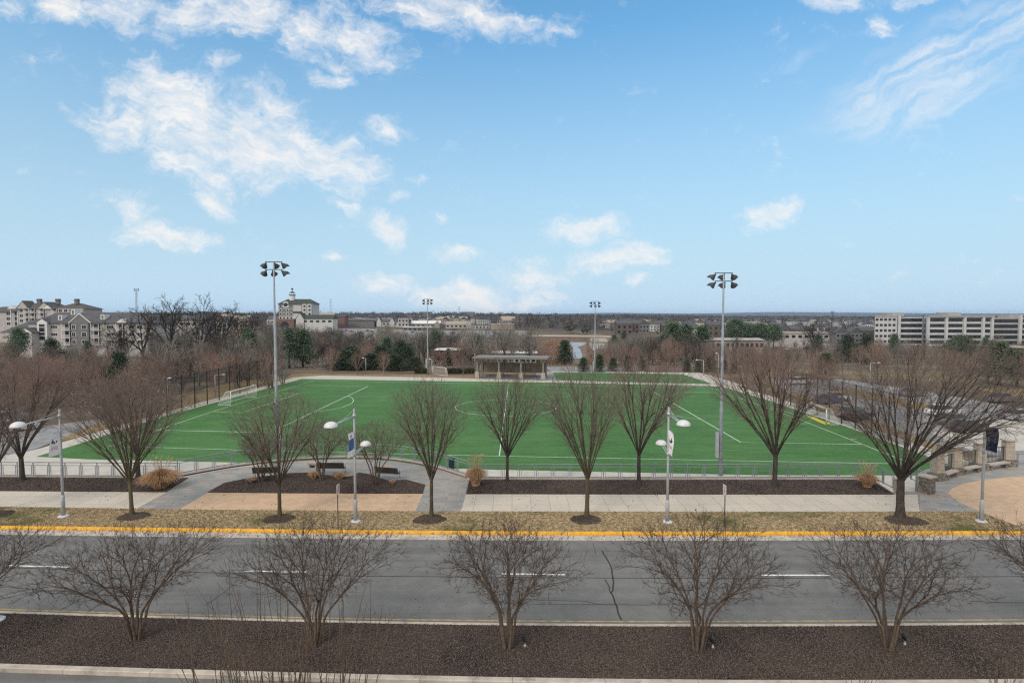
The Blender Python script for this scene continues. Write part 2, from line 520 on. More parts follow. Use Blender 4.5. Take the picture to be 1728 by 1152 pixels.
# ------------------------------------------------------------------ mesh helpers
class MB:
    def __init__(s):
        s.v, s.f = [], []

    def add(s, vs, fs):
        o = len(s.v)
        s.v += [tuple(x) for x in vs]
        s.f += [tuple(i + o for i in f) for f in fs]
        return s

    def box(s, c, size, rz=0.0, taper=1.0):
        cx, cy, cz = c
        hx, hy, hz = size[0] / 2, size[1] / 2, size[2] / 2
        ca, sa = math.cos(rz), math.sin(rz)
        vs = []
        for z, t in ((-hz, 1.0), (hz, taper)):
            for x, y in ((-hx, -hy), (hx, -hy), (hx, hy), (-hx, hy)):
                x, y = x * t, y * t
                vs.append((cx + x * ca - y * sa, cy + x * sa + y * ca, cz + z))
        return s.add(vs, [(3, 2, 1, 0), (4, 5, 6, 7), (0, 1, 5, 4), (1, 2, 6, 5), (2, 3, 7, 6), (3, 0, 4, 7)])

    def tube(s, pts, rad, sides=8, cap=True):
        pts = [Vector(p) for p in pts]
        if not isinstance(rad, (list, tuple)):
            rad = [rad] * len(pts)
        vs, fs = [], []
        ref = None
        for i, p in enumerate(pts):
            a = pts[max(i - 1, 0)]
            b = pts[min(i + 1, len(pts) - 1)]
            d = (b - a)
            d = d.normalized() if d.length > 1e-9 else Vector((0, 0, 1))
            if ref is None:
                ref = Vector((1, 0, 0)) if abs(d.x) < .8 else Vector((0, 1, 0))
            u = d.cross(ref).normalized()
            ref = u.cross(d)
            v = d.cross(u)
            for j in range(sides):
                t = 2 * math.pi * j / sides
                vs.append(p + (u * math.cos(t) + v * math.sin(t)) * rad[i])
        for i in range(len(pts) - 1):
            for j in range(sides):
                k_ = (j + 1) % sides
                fs.append((i * sides + j, i * sides + k_, (i + 1) * sides + k_, (i + 1) * sides + j))
        if cap:
            fs.append(tuple(range(sides - 1, -1, -1)))
            fs.append(tuple(range((len(pts) - 1) * sides, len(pts) * sides)))
        return s.add(vs, fs)

    def bar(s, p, q, r, sides=6):
        return s.tube([p, q], r, sides)

    def lathe(s, c, prof, sides=20, axis=None):
        """prof: list of (radius, height)"""
        M = Matrix.Identity(3) if axis is None else Vector((0, 0, 1)).rotation_difference(Vector(axis).normalized()).to_matrix()
        c = Vector(c)
        vs, fs = [], []
        for r, z in prof:
            for j in range(sides):
                t = 2 * math.pi * j / sides
                vs.append(c + M @ Vector((r * math.cos(t), r * math.sin(t), z)))
        n = len(prof)
        for i in range(n - 1):
            for j in range(sides):
                k_ = (j + 1) % sides
                fs.append((i * sides + j, i * sides + k_, (i + 1) * sides + k_, (i + 1) * sides + j))
        fs.append(tuple(range(sides - 1, -1, -1)))
        fs.append(tuple(range((n - 1) * sides, n * sides)))
        return s.add(vs, fs)

    def prism(s, poly, z0, z1):
        a = sum(p[0] * q[1] - q[0] * p[1] for p, q in zip(poly, poly[1:] + poly[:1]))
        if a < 0:
            poly = poly[::-1]
        n = len(poly)
        vs = [(p[0], p[1], z0) for p in poly] + [(p[0], p[1], z1) for p in poly]
        fs = [tuple(range(n - 1, -1, -1)), tuple(range(n, 2 * n))]
        fs += [(i, (i + 1) % n, n + (i + 1) % n, n + i) for i in range(n)]
        return s.add(vs, fs)

    def sheet(s, poly, z):
        a = sum(p[0] * q[1] - q[0] * p[1] for p, q in zip(poly, poly[1:] + poly[:1]))
        if a < 0:
            poly = poly[::-1]
        return s.add([(p[0], p[1], z) for p in poly], [tuple(range(len(poly)))])

    def quad(s, a, b, c, d):
        return s.add([a, b, c, d], [(0, 1, 2, 3)])

    def sweep(s, path, prof):
        """profile (offset to the left of the path, height) swept along a level path"""
        path = [Vector((p[0], p[1], 0)) for p in path]
        n, m_ = len(path), len(prof)
        vs, fs = [], []
        for i, p in enumerate(path):
            d = (path[min(i + 1, n - 1)] - path[max(i - 1, 0)]).normalized()
            l = Vector((-d.y, d.x, 0))
            for o, z in prof:
                q = p + l * o
                vs.append((q.x, q.y, z))
        for i in range(n - 1):
            for j in range(m_):
                k_ = (j + 1) % m_
                fs.append((i * m_ + j, (i + 1) * m_ + j, (i + 1) * m_ + k_, i * m_ + k_))
        fs.append(tuple(range(m_)))
        fs.append(tuple(range(n * m_ - 1, (n - 1) * m_ - 1, -1)))
        return s.add(vs, fs)

    def strip(s, path, wid, z):
        path = [Vector((p[0], p[1], 0)) for p in path]
        vs, fs = [], []
        for i, p in enumerate(path):
            d = (path[min(i + 1, len(path) - 1)] - path[max(i - 1, 0)]).normalized()
            l = Vector((-d.y, d.x, 0)) * wid / 2
            vs += [(p.x + l.x, p.y + l.y, z), (p.x - l.x, p.y - l.y, z)]
        for i in range(len(path) - 1):
            fs.append((2 * i, 2 * i + 1, 2 * i + 3, 2 * i + 2))
        return s.add(vs, fs)

    def mesh(s, name, smooth=False):
        me = bpy.data.meshes.new(name)
        me.from_pydata(s.v, [], s.f)
        if smooth:
            me.polygons.foreach_set('use_smooth', [True] * len(me.polygons))
        me.update()
        return me


def obj(name, data, m=None, parent=None, smooth=False):
    if isinstance(data, MB):
        data = data.mesh(name, smooth)
    if m is not None and not data.materials:
        data.materials.append(MATS[m])
    o = bpy.data.objects.new(name, data)
    COL.objects.link(o)
    if parent is not None:
        o.parent = parent
    return o


def tag(o, label, cat, group=None):
    o['label'] = label
    o['category'] = cat
    if group:
        o['group'] = group
    return o


def thing(name, label, cat, loc=(0, 0, 0), rz=0.0, group=None, scale=None):
    o = bpy.data.objects.new(name, None)
    COL.objects.link(o)
    o.location = loc
    o.rotation_euler = (0, 0, rz)
    if scale is not None:
        o.scale = scale
    return tag(o, label, cat, group)


def struct(name, mb, m, smooth=False):
    o = obj(name, mb, m, None, smooth)
    o['kind'] = 'structure'
    return o


def stuff(name, data, m):
    o = obj(name, data, m)
    o['kind'] = 'stuff'
    return o


def child(name, data, parent):
    o = bpy.data.objects.new(name, data)
    COL.objects.link(o)
    o.parent = parent
    return o


def dup(root, loc, rz=0.0, label=None, scale=None):
    r = root.copy()
    COL.objects.link(r)
    r.location = loc
    r.rotation_euler = (0, 0, rz)
    if scale is not None:
        r.scale = scale
    if label:
        r['label'] = label
    for ch in list(root.children):
        c = ch.copy()
        COL.objects.link(c)
        c.parent = r
        for g_ in list(ch.children):
            d_ = g_.copy()
            COL.objects.link(d_)
            d_.parent = c
    return r


def np_mesh(name, verts, faces_k, nsides, m=None, smooth=False):
    """fast mesh from arrays; all faces have nsides corners"""
    me = bpy.data.meshes.new(name)
    verts = np.asarray(verts, dtype=np.float32)
    faces_k = np.asarray(faces_k, dtype=np.int32)
    me.vertices.add(len(verts))
    me.vertices.foreach_set('co', verts.ravel())
    nf = len(faces_k)
    me.loops.add(nf * nsides)
    me.loops.foreach_set('vertex_index', faces_k.ravel())
    me.polygons.add(nf)
    me.polygons.foreach_set('loop_start', np.arange(0, nf * nsides, nsides, dtype=np.int32))
    me.polygons.foreach_set('loop_total', np.full(nf, nsides, dtype=np.int32))
    if smooth:
        me.polygons.foreach_set('use_smooth', np.ones(nf, dtype=bool))
    me.update(calc_edges=True)
    if m:
        me.materials.append(MATS[m])
    return me


def hash2(x, y):
    return (math.sin(x * 127.1 + y * 311.7) * 43758.5453) % 1.0


def vnoise(x, y):
    xi, yi = math.floor(x), math.floor(y)
    fx, fy = x - xi, y - yi
    fx, fy = fx * fx * (3 - 2 * fx), fy * fy * (3 - 2 * fy)
    a, b, c, d = hash2(xi, yi), hash2(xi + 1, yi), hash2(xi, yi + 1), hash2(xi + 1, yi + 1)
    return (a * (1 - fx) + b * fx) * (1 - fy) + (c * (1 - fx) + d * fx) * fy


def sst(a, b, x):
    t = min(1, max(0, (x - a) / (b - a)))
    return t * t * (3 - 2 * t)

# ================================================================== SETTING
FZ = -1.5                                   # level of the sports field
RZ = -0.15                                  # level of the road


def T(x, y):
    """height of the land beyond the terrace"""
    z = -1.62
    z -= 5.2 * sst(140, 235, y)
    z += (6.2 - 3.4 * sst(20, 160, x)) * sst(340, 560, y)
    z += 1.6 * sst(560, 950, y)
    z += 3.2 * sst(-70, -125, x) * sst(140, 240, y) * (1 - .6 * sst(340, 560, y))
    z -= 3.0 * sst(160, 260, x) * sst(200, 320, y) * (1 - sst(560, 800, y))
    z += 6.5 * sst(950, 1350, y) * (1 - .95 * sst(.18, .42, x / max(y, 1)))
    if y > 900:
        z += 5.0 * (vnoise(x / 520 + 3.3, y / 420) - .5) * sst(900, 1400, y)
    if y > 3500:
        z += sst(3500, 6000, y) * 6 + sst(7000, 9500, y) * (34 + 46 * vnoise(x / 1500 + 8, y / 5000) ** 2) * sst(-1500, 3200, x)
    return z


xs = sorted(set([-12000, -9000, -6500, -4500, -3200, -2300, -1700] + list(range(-1300, -250, 70)) + list(range(-250, 255, 15)) +
                list(range(270, 1310, 70)) + [1700, 2300, 3200, 4500, 6500, 9000, 12000]))
ys = [-150, -60, 0, 30, 60, 90, 110, 125] + list(range(135, 260, 8)) + list(range(265, 600, 15)) + list(range(620, 1500, 40)) + \
     list(range(1600, 3600, 150)) + [3900, 4400, 5000, 5800, 6600, 7400, 8200, 9000, 10000, 12000, 16000]
vs = [(x, y, T(x, y)) for y in ys for x in xs]
nx = len(xs)
fs = [(j * nx + i, j * nx + i + 1, (j + 1) * nx + i + 1, (j + 1) * nx + i) for j in range(len(ys) - 1) for i in range(nx - 1)]
gm = MB()
gm.v, gm.f = vs, fs
struct('ground', gm, 'ground', True)


def line(pts, z=0.0, ext=True):
    """pixel polyline -> level world polyline, carried on past both picture edges"""
    w_ = [G(px, py, z) for px, py in pts]
    if ext:
        d0, d1 = (w_[0] - w_[1]).normalized(), (w_[-1] - w_[-2]).normalized()
        w_ = [w_[0] + d0 * 60] + w_ + [w_[-1] + d1 * 60]
    # round the corners a little
    out = []
    for a, b in zip(w_, w_[1:]):
        n = max(1, int((b - a).length / 3))
        out += [a + (b - a) * (i / n) for i in range(n)]
    out.append(w_[-1])
    sm = out[:]
    for _ in range(6):
        sm = [sm[0]] + [(sm[i - 1] + sm[i] * 2 + sm[i + 1]) / 4 for i in range(1, len(sm) - 1)] + [sm[-1]]
    return sm


L_near_kerb = line([(0, 1117), (187, 1123), (420, 1132.5), (860, 1141.5), (1260, 1148), (1728, 1143)], .012)
L_med_far = line([(0, 1033), (430, 1047.5), (860, 1055.5), (1100, 1057.5), (1260, 1057), (1728, 1052.5)], .012)
L_yel_line = line([(0, 1027.5), (430, 1041.5), (860, 1048.5), (1260, 1049), (1728, 1045)], RZ)
L_gut_near = line([(0, 901.5), (430, 907.5), (860, 912), (1260, 912), (1728, 910)], RZ)
L_gut_far = line([(0, 893), (430, 898.8), (860, 903.4), (1260, 903.4), (1728, 902)], RZ)

back = [(-130, -40), (130, -40)]
# carriageways
struct('road', MB().prism([p.xy for p in L_gut_far] + [(130, -40), (-130, -40)], RZ - .5, RZ), 'asphalt')
struct('gutter', MB().sheet([p.xy for p in L_gut_far] + [p.xy for p in reversed(L_gut_near)], RZ + .004), 'gutter')
# central planting strip with its two kerbs
med = MB()
pts = [p.xy for p in L_near_kerb] + [p.xy for p in reversed(L_med_far)]
struct('median_bed', MB().prism(pts, RZ - .3, -.006), 'mulch')
kp = [(0, RZ - .1), (0, -.02), (-.03, .006), (-.15, .006), (-.17, -.012), (-.17, RZ - .1)]
struct('median_kerb', MB().sweep(L_med_far, [(-o - .0, z) for o, z in kp][::-1]).sweep(L_near_kerb, [(o * 1.6, z + .004) for o, z in kp]), 'kerb_stone')

mk = MB()
mk.strip(L_yel_line, .11, RZ + .004)
struct('yellow_edge_line', mk, 'paint_yellow_faded')
mk = MB()
for (a, b) in (((14, 953.6), (116, 956.6)), ((414, 962.8), (517, 964.6)), ((845, 967.6), (953.5, 968.8)), ((1285, 970), (1401, 969.8)), ((1728, 966), (1846, 964)), ((-400, 936), (-290, 941))):
    p, q = G(*a, RZ), G(*b, RZ)
    mk.strip([p, q], .125, RZ + .004)
struct('lane_dashes', mk, 'paint_white')

ck = MB()


def crack(pts, wid=.035, jit=.03, seed=0):
    r_ = random.Random(seed)
    w_ = [G(px, py, RZ) for px, py in pts]
    out = [w_[0]]
    for a, b in zip(w_, w_[1:]):
        n = max(1, int((b - a).length / .22))
        for i in range(1, n + 1):
            p = a + (b - a) * (i / n)
            out.append(p + Vector((r_.uniform(-jit, jit), r_.uniform(-jit, jit), 0)) * (i < n))
    ck.strip(out, wid, RZ + .0035)


crack([(0, 957), (120, 960.5), (440, 967.5), (606, 971.5), (876, 973.5), (1077, 975), (1260, 975.2), (1395, 974.5), (1728, 972)], .05, .006, 1)
crack([(1015, 928), (1023, 941), (1030, 953), (1033.5, 969.5), (1035.6, 982), (1034, 996), (1031, 1000), (1037, 1013), (1044, 1036), (1049, 1046)], .07, .035, 2)
crack([(1021, 977), (1027, 987), (1031, 1000)], .05, .03, 3)
crack([(900, 1011), (990, 1014), (1010, 1019), (1040, 1020)], .03, .02, 4)
crack([(840, 1018), (960, 1019), (1100, 1020)], .025, .02, 14)
crack([(0, 990), (25, 991), (55, 993), (85, 1000), (130, 1001), (180, 1004), (240, 1006)], .06, .09, 5)
crack([(0, 1006), (20, 999), (52, 994)], .04, .06, 6)
crack([(55, 993), (66, 1004), (68, 1012)], .04, .05, 7)
crack([(85, 1000), (92, 1009), (112, 1003), (130, 1001)], .035, .05, 8)
crack([(62, 985), (66, 990), (85, 1000)], .035, .05, 9)
crack([(98, 1031), (130, 1013), (200, 985)], .03, .02, 10)
crack([(150, 1030), (190, 1008), (215, 1003)], .03, .02, 11)
crack([(345, 1022), (380, 998), (405, 976)], .03, .02, 12)
crack([(1640, 1014), (1700, 1016), (1760, 1017)], .04, .03, 13)
crack([(1000, 916), (1005, 934)], .025, .02, 15)
crack([(690, 965), (700, 957), (720, 955)], .025, .03, 16)
struct('road_cracks', ck, 'crack')

# yellow kerb: a rounded nosing along the far side of the road
yk = [(0, RZ - .1), (.0, RZ + .05), (.012, -.05), (.035, .0), (.07, .022), (.15, .026), (.2, .01), (.2, RZ - .1)]
struct('yellow_kerb', MB().sweep(L_gut_far, yk[::-1]), 'kerb_yellow')

# ------------------------------------------------------------------ terrace beyond the road
L_kback = [p + Vector((0, .21, 0)) for p in L_gut_far]
L_walk_near = line([(0, 854.5), (200, 857.3), (430, 861), (700, 862.3), (860, 862.5), (1260, 863.2), (1545, 862.8), (1728, 862)], 0)
L_walk_far = line([(0, 828.3), (280, 830), (430, 831.8), (720, 833.2), (1000, 834), (1260, 834.3), (1510, 834.2), (1728, 834)], 0)

# outline of the retaining wall (front of terrace): left straight, bow, right straight
bow_px = [(300, 806.5), (330, 801), (380, 791.5), (430, 784.5), (500, 777.5), (560, 774.6), (600, 774), (650, 776), (690, 781), (720, 786.5), (745, 793.5), (770, 801), (790, 808)]
bow = [G(px, py, 0) for px, py in bow_px]
WL = [G(-500, 801.5, 0), G(0, 804.8, 0), G(150, 805.8, 0)]
WR = [G(900, 808.6, 0), G(1100, 808.8, 0), G(1300, 808.6, 0), G(1472, 808, 0)]


def smooth_line(w_, step=.5, it=8):
    out = []
    for a, b in zip(w_, w_[1:]):
        n = max(1, int((b - a).length / step))
        out += [a + (b - a) * (i / n) for i in range(n)]
    out.append(w_[-1])
    for _ in range(it):
        out = [out[0]] + [(out[i - 1] + out[i] * 2 + out[i + 1]) / 4 for i in range(1, len(out) - 1)] + [out[-1]]
    return out


bow_s = smooth_line(bow)
wall_line = [p for p in WL] + bow_s + [p for p in WR]
# right-hand plaza (round) reaches further out than the straight wall
rp_px = [(1545, 800), (1562, 792), (1588, 786), (1620, 779), (1660, 773), (1710, 768), (1790, 764), (2100, 760)]
rp = [G(px, py, 0) for px, py in rp_px]
stair_in = [G(1505, 829, 0), G(1550, 829, 0)]
terr_poly = [p.xy for p in L_kback] + [rp[-1].xy] + [p.xy for p in reversed(rp)] + [stair_in[1].xy, stair_in[0].xy] + [p.xy for p in reversed(wall_line)]
struct('terrace', MB().prism(terr_poly, -2.2, -.014), 'terrace')


def plate(name, poly, z, m):
    return struct(name, MB().prism([tuple(p.xy) for p in poly], -.012, z), m)


def between(La, Lb, x0, x1):
    return [p for p in La if x0 <= p.x <= x1] + [p for p in reversed(Lb) if x0 <= p.x <= x1]


def cut(L, px, z=0.0, ref=None):
    pass


# grass verge
circ_edge = [G(1650, 863, 0), G(1676, 872, 0), G(1700, 881, 0), G(1728, 893.5, 0), G(1760, 897, 0)]
xv = circ_edge[0].x
verge = [p for p in L_kback if p.x < circ_edge[-1].x] + list(reversed(circ_edge)) + [p for p in reversed(L_walk_near) if p.x < xv]
plate('grass_verge', verge, 0.0, 'verge_grass')


def xat(L, px, py):
    return G(px, py, 0)


# pavement pieces between the two walk lines
def piece(n0, n1, f0, f1):
    """corners given in the picture: near-left, near-right, far-left, far-right"""
    a, b, c, d = (G(*q, 0) for q in (n0, n1, f1, f0))
    near = [a] + [p for p in L_walk_near if a.x + .3 < p.x < b.x - .3] + [b]
    far = [c] + [p for p in reversed(L_walk_far) if d.x + .3 < p.x < c.x - .3] + [d]
    return near + far


plate('pavement', piece((-500, 851), (231, 857.8), (-500, 826.5), (281, 830)), .004, 'sidewalk')
plate('pavement', piece((778, 862.4), (1552, 862.8), (786, 833.6), (1548, 834.2)), .004, 'sidewalk')
plate('tan_pavement', piece((303, 859), (701, 862.3), (350, 831), (714, 833.1)), .006, 'tan_concrete')
# flagstone plaza: two ramps and the bow behind the island
fl = [G(231, 857.8, 0), G(303, 859, 0), G(350, 831, 0), G(714, 833.1, 0), G(701, 862.3, 0), G(778, 862.4, 0), G(786, 833.6, 0), G(790, 808, 0)]
fl = fl[:7] + [p for p in reversed(bow_s)] + [G(281, 830, 0)]
plate('flagstone_plaza', fl, .002, 'flagstone')
fr = [G(1552, 862.8, 0), G(1650, 863, 0), G(1700, 881, 0), G(1800, 897, 0)] + [G(2100, 895, 0), rp[-1]] + list(reversed(rp[:-1])) + [stair_in[1], G(1552, 834.2, 0)]
plate('flagstone_plaza', fr, .002, 'flagstone')
tc_px = [(1648, 861), (1615, 845), (1600, 832), (1606, 824), (1625, 816), (1660, 809), (1700, 805), (1750, 803), (1850, 805), (1900, 830), (1850, 880), (1760, 896), (1728, 892.5), (1700, 880), (1676, 871)]
plate('tan_circle', [G(px, py, 0) for px, py in tc_px], .006, 'tan_concrete')

# planting beds, slightly crowned
bedL = [G(-500, 826.5, 0)] + [p for p in L_walk_far if -60 < p.x < G(279, 830, 0).x] + [G(280, 830, 0), G(318, 806, 0), G(300, 807, 0), G(150, 806.3, 0), G(0, 805.3, 0), G(-500, 802, 0)]
plate('planting_bed', bedL, .035, 'mulch')
bedR = [G(787, 833.4, 0)] + [p for p in L_walk_far if G(790, 833, 0).x < p.x < G(1505, 834, 0).x] + [G(1509, 834, 0), G(1499, 828, 0), G(1470, 809.3, 0), G(1300, 809.6, 0), G(1100, 809.8, 0), G(900, 809.6, 0), G(792, 809, 0)]
plate('planting_bed', bedR, .035, 'mulch')
isl_px = [(350, 830.6), (378, 815), (410, 808.5), (450, 803), (487, 798.5), (518, 797.5), (545, 801), (589, 804.5), (598, 801), (605.5, 797.5), (623, 800), (657.6, 812), (684.5, 809), (717.7, 818), (713, 832.8), (600, 832.6), (470, 832)]
plate('island_bed', [G(px, py, 0) for px, py in isl_px], .03, 'mulch')


def ring(px, py, rx, ry, seed):
    c = G(px, py, 0)
    r_ = random.Random(seed)
    b = MB()
    n = 26
    rim = [1 + r_.uniform(-.08, .08) for _ in range(n)]
    vs, fs = [], []
    for i, (q, z) in enumerate(((1, -.01), (.93, .035), (.6, .07), (.2, .085))):
        for j in range(n):
            t = 2 * math.pi * j / n
            vs.append((c.x + rx * q * rim[j] * math.cos(t), c.y + ry * q * rim[j] * math.sin(t), z + r_.uniform(-.008, .008) * (i > 0)))
    for i in range(3):
        for j in range(n):
            fs.append((i * n + j, i * n + (j + 1) % n, (i + 1) * n + (j + 1) % n, (i + 1) * n + j))
    fs.append(tuple(range(3 * n, 4 * n)))
    b.add(vs, fs)
    return struct('mulch_ring', b, 'mulch', True)


for i, (px, py, rx, ry) in enumerate(((226, 871, .95, .75), (471, 875, .95, .8), (725, 876, .98, .85), (989, 876.5, .95, .8), (1528, 878, 1.25, .85), (-8, 868, 1.0, .8))):
    ring(px, py, rx, ry, i)

# ------------------------------------------------------------------ sports field
path_px = [(-500, 812), (-60, 779), (45, 762), (122, 741), (254, 702.5), (340, 678), (430, 655.5), (495, 636.5), (545, 633.2), (700, 636.2), (915, 640.5), (1100, 644), (1225, 646.5),
           (1300, 668), (1370, 689), (1422, 706), (1545, 748), (1700, 800), (1900, 870), (1500, 870), (500, 870)]
fp = [G(px, py, FZ) for px, py in path_px]
fp = [p if p.y > 43 else Vector((p.x, 43, FZ)) for p in fp]
struct('field_path', MB().prism([tuple(p.xy) for p in fp], FZ - .1, FZ - .008), 'field_path')
turf_px = [(61, 770), (135, 748), (254.6, 709.2), (281, 701.5), (347, 683), (430, 661), (509, 639), (690, 642), (915, 645), (1100, 649), (1217, 651.7), (1290, 673), (1360, 696.5),
           (1422.6, 717.3), (1531, 757), (1650, 802), (1280, 801), (840, 792), (430, 780.5), (150, 774.5)]
struct('turf_pitch', MB().prism([tuple(G(px, py, FZ).xy) for px, py in turf_px], FZ - .1, FZ), 'turf')
p2_px = [(905, 642), (905, 626), (1180, 628.5), (1262, 651)]
struct('field_path', MB().prism([tuple(G(px, py, FZ).xy) for px, py in p2_px], FZ - .1, FZ - .010), 'field_path')
t2_px = [(932, 627.8), (1040, 629), (1152, 631.2), (1203, 647.6), (1080, 645), (940.5, 641.2)]
struct('turf_pitch', MB().prism([tuple(G(px, py, FZ).xy) for px, py in t2_px], FZ - .1, FZ - .002), 'turf')

fl_ = MB()


def fline(pts, wid=.10):
    fl_.strip([G(px, py, FZ) for px, py in pts], wid, FZ + .0045)


fline([(184, 752.3), (440, 759.9), (743, 767.2), (848, 769.2), (1280, 777.7), (1485, 781.5), (1540, 782.5)])
fline([(184, 752.3), (247, 731.7), (356.5, 694.9), (529.5, 642)])
fline([(529.5, 642), (687, 645), (915, 649), (1199, 654)], .14)
fline([(1199, 654), (1346, 706.3), (1456, 749.7), (1540, 782.5)])
fline([(842.6, 769), (858, 648)])
fline([(249, 731), (267, 725.4), (455, 729.5), (476, 720), (621, 651.6), (515, 649.6)], .14)
fline([(359, 694.2), (407.5, 696.3), (420, 692), (503, 664.3), (468, 662)], .12)
fline([(588, 668), (594, 671), (597, 675), (594, 680), (578, 687), (560, 690.5), (527, 695.5)])
fline([(1212, 662.3), (1160.8, 661), (1102, 660.5), (1250, 745.9), (1456, 749.5)], .14)
fline([(1136, 677.5), (1124, 679.5), (1118, 682), (1117, 686), (1123, 692), (1137, 700), (1155, 704.5), (1182, 706.9)])
fline([(1347, 714.3), (1366, 714.6)], .1)
fline([(1432, 740.6), (1446, 741)], .1)
fline([(1354, 702.5), (1300, 687), (1290, 692)], .1)
cc = G(853.5, 686.6, FZ)
rr = 7.42
fl_.strip([cc + Vector((rr * math.cos(t * math.pi / 36), rr * math.sin(t * math.pi / 36), 0)) for t in range(73)], .11, FZ + .005)
struct('pitch_lines', fl_, 'line_white')

# dry grass, drives and car parks around the field
def patch(name, px_list, z, m):
    return struct(name, MB().prism([tuple(G(px, py, z).xy) for px, py in px_list], z - .1, z), m)


patch('grass_bank', [(330, 669), (345, 655), (430, 639), (470, 634), (500, 630), (600, 630.5), (800, 633), (800, 639.5), (700, 637.5), (545, 634.5), (495, 637.5), (430, 656.5), (340, 679)], FZ - .03, 'dry_grass')
patch('grass_bank', [(100, 741), (180, 705), (255, 680), (330, 657), (330, 680), (254, 704), (122, 742)], FZ - .03, 'dry_grass')
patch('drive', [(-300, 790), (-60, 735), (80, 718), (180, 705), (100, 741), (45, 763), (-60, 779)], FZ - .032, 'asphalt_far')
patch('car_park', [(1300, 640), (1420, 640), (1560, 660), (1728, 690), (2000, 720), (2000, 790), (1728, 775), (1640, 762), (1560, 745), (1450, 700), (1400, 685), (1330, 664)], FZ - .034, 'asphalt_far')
patch('grass_bank', [(1325, 661), (1345, 662), (1430, 690), (1560, 742), (1640, 775), (1600, 775), (1545, 750), (1422, 708)], FZ - .03, 'dry_grass')
patch('grass_bank', [(1385, 655), (1440, 655), (1560, 680), (1600, 690), (1570, 695), (1450, 672)], FZ - .03, 'dry_grass')
patch('pale_paving', [(1570, 730), (1728, 700), (2000, 690), (2000, 760), (1728, 760), (1640, 760)], FZ - .028, 'field_path')
patch('grass_bank', [(1640, 655), (2000, 660), (2000, 690), (1728, 672)], FZ - .03, 'dry_grass')
patch('shelter_plaza', [(905, 641.5), (905, 626), (931, 627), (941, 641.8)], FZ - .006, 'pale_grey' if 'pale_grey' in MATS else 'asphalt_far')
patch('running_strip', [(932, 626.6), (915, 618), (1080, 620), (1090, 628)], FZ - .012, 'asphalt_far')

# pond and marsh in the gap of the wood
def tpatch(name, rows, m, up=.12):
    """a patch laid on the rolling land: rows of distance, left and right direction (as picture columns)"""
    b, nx_ = MB(), 8
    full = []
    for (d0, l0, r0), (d1, l1, r1) in zip(rows, rows[1:]):
        n = max(2, int((d1 - d0) / 6))
        full += [(d0 + (d1 - d0) * i / n, l0 + (l1 - l0) * i / n, r0 + (r1 - r0) * i / n) for i in range(n)]
    full.append(rows[-1])
    vs = []
    for D, l, r in full:
        for j in range(nx_ + 1):
            x = (l + (r - l) * j / nx_ - 864) / F * D
            vs.append((x, D, T(x, D) + up))
    fs = [(i * (nx_ + 1) + j, i * (nx_ + 1) + j + 1, (i + 1) * (nx_ + 1) + j + 1, (i + 1) * (nx_ + 1) + j) for i in range(len(full) - 1) for j in range(nx_)]
    b.add(vs, fs)
    return struct(name, b, m, True)


mat('marsh', (.21, .135, .09), (.145, .105, .075), .14, 6, .95)
mat('embank', (.40, .35, .29), (.32, .28, .23), .05, 5, .95)
tpatch('marsh', [(200, 905, 990), (262, 870, 1000), (330, 880, 1020), (420, 900, 1030)], 'marsh', .1)
tpatch('pond', [(245, 968, 984), (275, 966, 982), (305, 968, 980), (335, 966, 975), (352, 955, 984), (366, 946, 990), (380, 950, 988)], 'water', .22)
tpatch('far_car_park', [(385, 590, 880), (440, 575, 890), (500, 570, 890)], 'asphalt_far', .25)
tpatch('embankment_road', [(432, 885, 1032), (450, 888, 1030)], 'embank', .3)

# ================================================================== TREES
def polytubes(mb, lines, sides):
    for pts, rad in lines:
        mb.tube(pts, rad, sides, cap=False)


def seg_mesh(name, segs, m, sides=3):
    """segs: list of (p, q, r0, r1) -> open three-sided twigs"""
    n = len(segs)
    A = np.array([s[0] for s in segs], dtype=np.float64)
    B = np.array([s[1] for s in segs], dtype=np.float64)
    ra = np.array([s[2] for s in segs])[:, None]
    rb = np.array([s[3] for s in segs])[:, None]
    d = B - A
    d /= np.maximum(np.linalg.norm(d, axis=1, keepdims=True), 1e-9)
    ref = np.where(np.abs(d[:, :1]) < .8, np.array([[1., 0, 0]]), np.array([[0, 1., 0]]))
    u = np.cross(d, ref)
    u /= np.linalg.norm(u, axis=1, keepdims=True)
    v = np.cross(d, u)
    V = np.zeros((n, 2 * sides, 3))
    for j in range(sides):
        t = 2 * math.pi * j / sides
        o = u * math.cos(t) + v * math.sin(t)
        V[:, j] = A + o * ra
        V[:, sides + j] = B + o * rb
    base = (np.arange(n) * 2 * sides)[:, None]
    Fc = []
    for j in range(sides):
        k_ = (j + 1) % sides
        Fc.append(np.concatenate([base + j, base + k_, base + sides + k_, base + sides + j], axis=1))
    Fc = np.stack(Fc, axis=1).reshape(-1, 4)
    return np_mesh(name, V.reshape(-1, 3), Fc, 4, m, True)


def vadd(a, b, s=1.0):
    return (a[0] + b[0] * s, a[1] + b[1] * s, a[2] + b[2] * s)


def vnorm(a):
    l = math.sqrt(a[0] ** 2 + a[1] ** 2 + a[2] ** 2) or 1
    return (a[0] / l, a[1] / l, a[2] / l)


def turn(d, ang, az, r_):
    """direction d bent by ang towards a side at azimuth az"""
    dv = Vector(d)
    ref = Vector((1, 0, 0)) if abs(dv.x) < .8 else Vector((0, 1, 0))
    u = dv.cross(ref).normalized()
    v = dv.cross(u)
    q = dv * math.cos(ang) + (u * math.cos(az) + v * math.sin(az)) * math.sin(ang)
    return (q.x, q.y, q.z)


